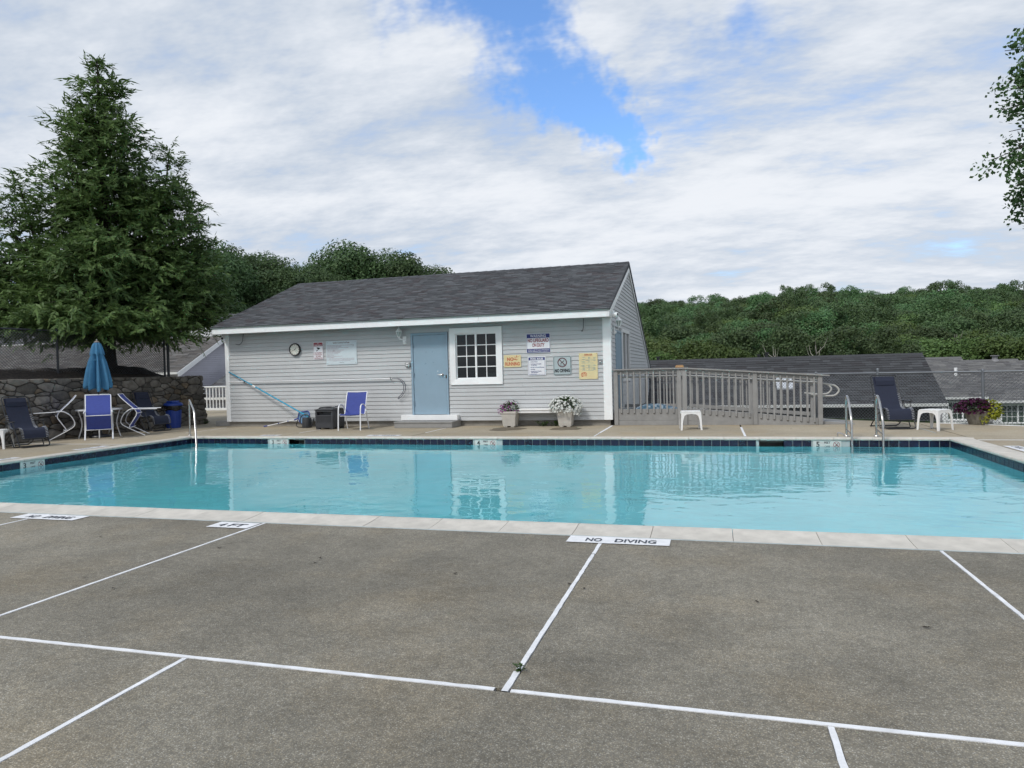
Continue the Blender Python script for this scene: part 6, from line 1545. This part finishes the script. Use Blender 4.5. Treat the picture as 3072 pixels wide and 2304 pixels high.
# the wooded hill: one mass
def forest():
    g = random.Random(5); pts = []
    y = 128.0
    while y < 345:
        x = -.22 * y - 20
        while x < .50 * y + 25:
            px, py = x + g.uniform(-3, 3), y + g.uniform(-3.5, 3.5); pts.append((px, py, zground(px, py) + 1.6)); x += g.uniform(5.5, 11.0)
        y += 8.2
    me = bpy.data.meshes.new('forest'); me.from_pydata(pts, [], [])
    col = bpy.data.collections.new('forest_crowns')
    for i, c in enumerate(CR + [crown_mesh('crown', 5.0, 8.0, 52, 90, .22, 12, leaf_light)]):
        o = bpy.data.objects.new('crown_proto', c); col.objects.link(o)
    o = ob('forest', me); o['kind'] = 'stuff'; o['label'] = 'dense green broadleaf forest covering the far hill'; o['category'] = 'forest'
    ng = bpy.data.node_groups.new('scatter_trees', 'GeometryNodeTree')
    ng.interface.new_socket('Geometry', in_out='INPUT', socket_type='NodeSocketGeometry'); ng.interface.new_socket('Geometry', in_out='OUTPUT', socket_type='NodeSocketGeometry')
    N, L = ng.nodes, ng.links; gi, go = N.new('NodeGroupInput'), N.new('NodeGroupOutput')
    ip = N.new('GeometryNodeInstanceOnPoints'); ci = N.new('GeometryNodeCollectionInfo'); ci.inputs['Collection'].default_value = col; ci.inputs['Separate Children'].default_value = True; ci.inputs['Reset Children'].default_value = True
    ip.inputs['Pick Instance'].default_value = True
    rv = N.new('FunctionNodeRandomValue'); rv.data_type = 'FLOAT_VECTOR'; rv.inputs[0].default_value = (-.05, -.05, 0); rv.inputs[1].default_value = (.05, .05, 6.28)
    rs = N.new('FunctionNodeRandomValue'); rs.data_type = 'FLOAT_VECTOR'; rs.inputs[0].default_value = (.85, .85, .75); rs.inputs[1].default_value = (1.45, 1.45, 1.35)
    rs.inputs['Seed'].default_value = 3
    L.new(gi.outputs[0], ip.inputs['Points']); L.new(ci.outputs[0], ip.inputs['Instance']); L.new(rv.outputs[0], ip.inputs['Rotation']); L.new(rs.outputs[0], ip.inputs['Scale']); L.new(ip.outputs[0], go.inputs[0])
    md = o.modifiers.new('scatter', 'NODES'); md.node_group = ng
forest()

# the big conifer on the planting bed
def conifer():
    BX, BYc = -17.45, 16.95; ZB = 1.72
    g = np.random.default_rng(17)
    sd = np.array([.72, .69, 0]); fd = np.array([-.69, .72, 0])
    # leaders: offset sideways, offset in depth, top height, foot height, foot radius
    leaders = [(0, 0, 11.25, 2.75, 3.0), (1.85, -.1, 8.9, 3.2, 1.7), (-2.1, .1, 7.5, 3.0, 1.6), (2.35, .2, 7.0, 3.5, 1.15), (-.4, -1.5, 6.2, 2.8, 1.9), (.6, 1.6, 7.0, 2.9, 1.9), (-2.9, -.2, 5.6, 2.8, 1.1)]
    t = thing('conifer_tree', 'tall dark cedar-like conifer behind the stone wall', 'tree', (BX, BYc, ZB))
    tb = MB(); tb.tube([(0, 0, -.15), (.02, 0, .5), (0, .02, 3), (.0, 0, 6), (-.05, 0, 9.3)], [.27, .19, .16, .10, .015], 12)
    for (so_, fo, tz, fz, fr_) in leaders[1:]:
        e = sd * so_ + fd * fo; tb.tube([(0, 0, 1.2), (e[0] * .7, e[1] * .7, 2.6), (e[0], e[1], tz - ZB - .3)], [.09, .07, .012], 7)
    P, D, Wt, Ou = [], [], [], []
    for li, (so_, fo, tz, fz, fr_) in enumerate(leaders):
        o = sd * so_ + fd * fo; H_ = tz - fz; nb = int((112 if li == 0 else 84) * H_ * (fr_ / 3.3 + .25))
        for b_ in range(nb):
            f = 1 - g.uniform(0, 1) ** .62                     # more branches low down
            z = fz + H_ * f
            R_ = fr_ * ((1 - f) ** .88) * (1 + .16 * math.sin(5 * f * 6 + li)) + .10
            if f < .08: R_ *= .75 + f * 3
            a = g.uniform(0, 2 * PI); L_ = R_ * g.uniform(.62, 1.12); d = np.array([math.cos(a), math.sin(a), 0])
            rise = g.uniform(.05, .42) * (1 if f > .35 else .5)
            n = max(3, int(L_ / .15)); droop = .20 if f < .3 else .08
            for k in range(n):
                s = (k + .6) / n
                if s < .22 and L_ > .8: continue
                p = o + d * L_ * s + np.array([0, 0, z - ZB + L_ * (rise * s - droop * s * s)]) + g.normal(size=3) * .05 * L_ ** .5
                P.append(p); Ou.append(d); D.append(d * (1.0 if s > .4 else .7) + np.array([0, 0, rise - 2 * droop * s]) + g.normal(size=3) * .55); Wt.append(g.uniform(.7, 1.25) * (.75 if L_ < .5 else 1))
            if b_ % 5 == 0 and L_ > .6: tb.tube([tuple(o + np.array([0, 0, z - ZB])), tuple(o + d * L_ * .5 + np.array([0, 0, z - ZB + L_ * (rise * .5 - droop * .25)])), tuple(o + d * L_ * .92 + np.array([0, 0, z - ZB + L_ * (rise - droop) * .9]))], [.028, .018, .006], 5)
    P, D, Wt, Ou = np.array(P), nrm(np.array(D)), np.array(Wt)[:, None], np.array(Ou)
    up = np.array([0, 0, 1.0]); side = nrm(np.cross(D, up) + g.normal(size=D.shape) * .25)
    Ps, Us, Vs = [], [], []
    NL = 5
    for k in range(NL):
        tk = (k + .4) / NL
        for sg in (-1, 1):
            dr = nrm(D * .75 + side * sg * (.9 - .45 * tk) + g.normal(size=D.shape) * .22 - up * .10)
            ln = .150 * Wt * (1.05 - .55 * tk) * g.uniform(.7, 1.2, size=Wt.shape)
            c = P + D * (.30 * Wt * tk) + dr * ln * .55 - up * .07 * tk ** 2
            w_ = nrm(np.cross(dr, Ou * .8 + up * .55 + g.normal(size=D.shape) * .45)); Ps.append(c); Us.append(dr * ln * .62); Vs.append(w_ * ln * .20)
    c = P + D * .34 * Wt; Ps.append(c); Us.append(D * .14 * Wt - up * .03); Vs.append(side * .028 * Wt)
    me = quads_mesh('crown', np.concatenate(Ps), np.concatenate(Us), np.concatenate(Vs), leaf_con)
    part('trunk', tb, bark_m, t, smooth=True); ob('crown', me, t)
    print('conifer leaves', len(me.polygons))
conifer()

# the branchy tree at the right edge
def right_tree():
    x0, y0 = 9.95, 19.2; t = thing('maple_tree', 'leafy tree whose branches reach in at the right edge', 'tree', (x0, y0, -.3)); g = random.Random(12); q = np.random.default_rng(5)
    tb = MB(); tb.tube([(0, 0, 0), (.1, 0, 2.5), (0, .1, 5), (.1, 0, 8.2), (.1, 0, 10.8)], [.26, .2, .16, .09, .02], 10); P = []
    sd = Vector((-.93, .36, 0))
    for k in range(84):
        z = g.uniform(5.9, 11.2); a = g.uniform(0, 2 * PI); L_ = (3.3 - .30 * abs(z - 7.2)) * g.uniform(.75, 1.05)
        d = Vector((math.cos(a), math.sin(a), g.uniform(.0, .35)))
        if k < 52: d = (sd + Vector((g.uniform(-.5, .5), g.uniform(-.5, .5), g.uniform(-.12, .4)))).normalized()
        s = Vector((0, 0, z)); m_ = s + d * L_ * .5 + Vector((0, 0, .15)); e = s + d * L_ - Vector((0, 0, .25))
        tb.tube([s, m_, e], [.05, .03, .008], 5)
        for j in range(11):
            f = g.uniform(.35, 1.0); p = (s.lerp(m_, f * 2) if f < .5 else m_.lerp(e, f * 2 - 1)); tw = p + Vector((g.uniform(-1, 1), g.uniform(-1, 1), g.uniform(-.6, .6))).normalized() * g.uniform(.2, .55)
            tb.tube([p, tw], [.010, .004], 4)
            for _ in range(36): P.append(tw + Vector((g.gauss(0, .14), g.gauss(0, .14), g.gauss(0, .10))))
    P = np.array([p[:] for p in P]); n = len(P); no = nrm(q.normal(size=(n, 3)) + np.array([0, 0, .8])); u = nrm(np.cross(no, q.normal(size=(n, 3)))); v = np.cross(no, u); s = .055 * q.uniform(.7, 1.3, size=(n, 1))
    part('trunk', tb, bark_m, t, smooth=True); ob('crown', quads_mesh('crown', P, u * s, v * s * .75, leaf_oak), t)
right_tree()
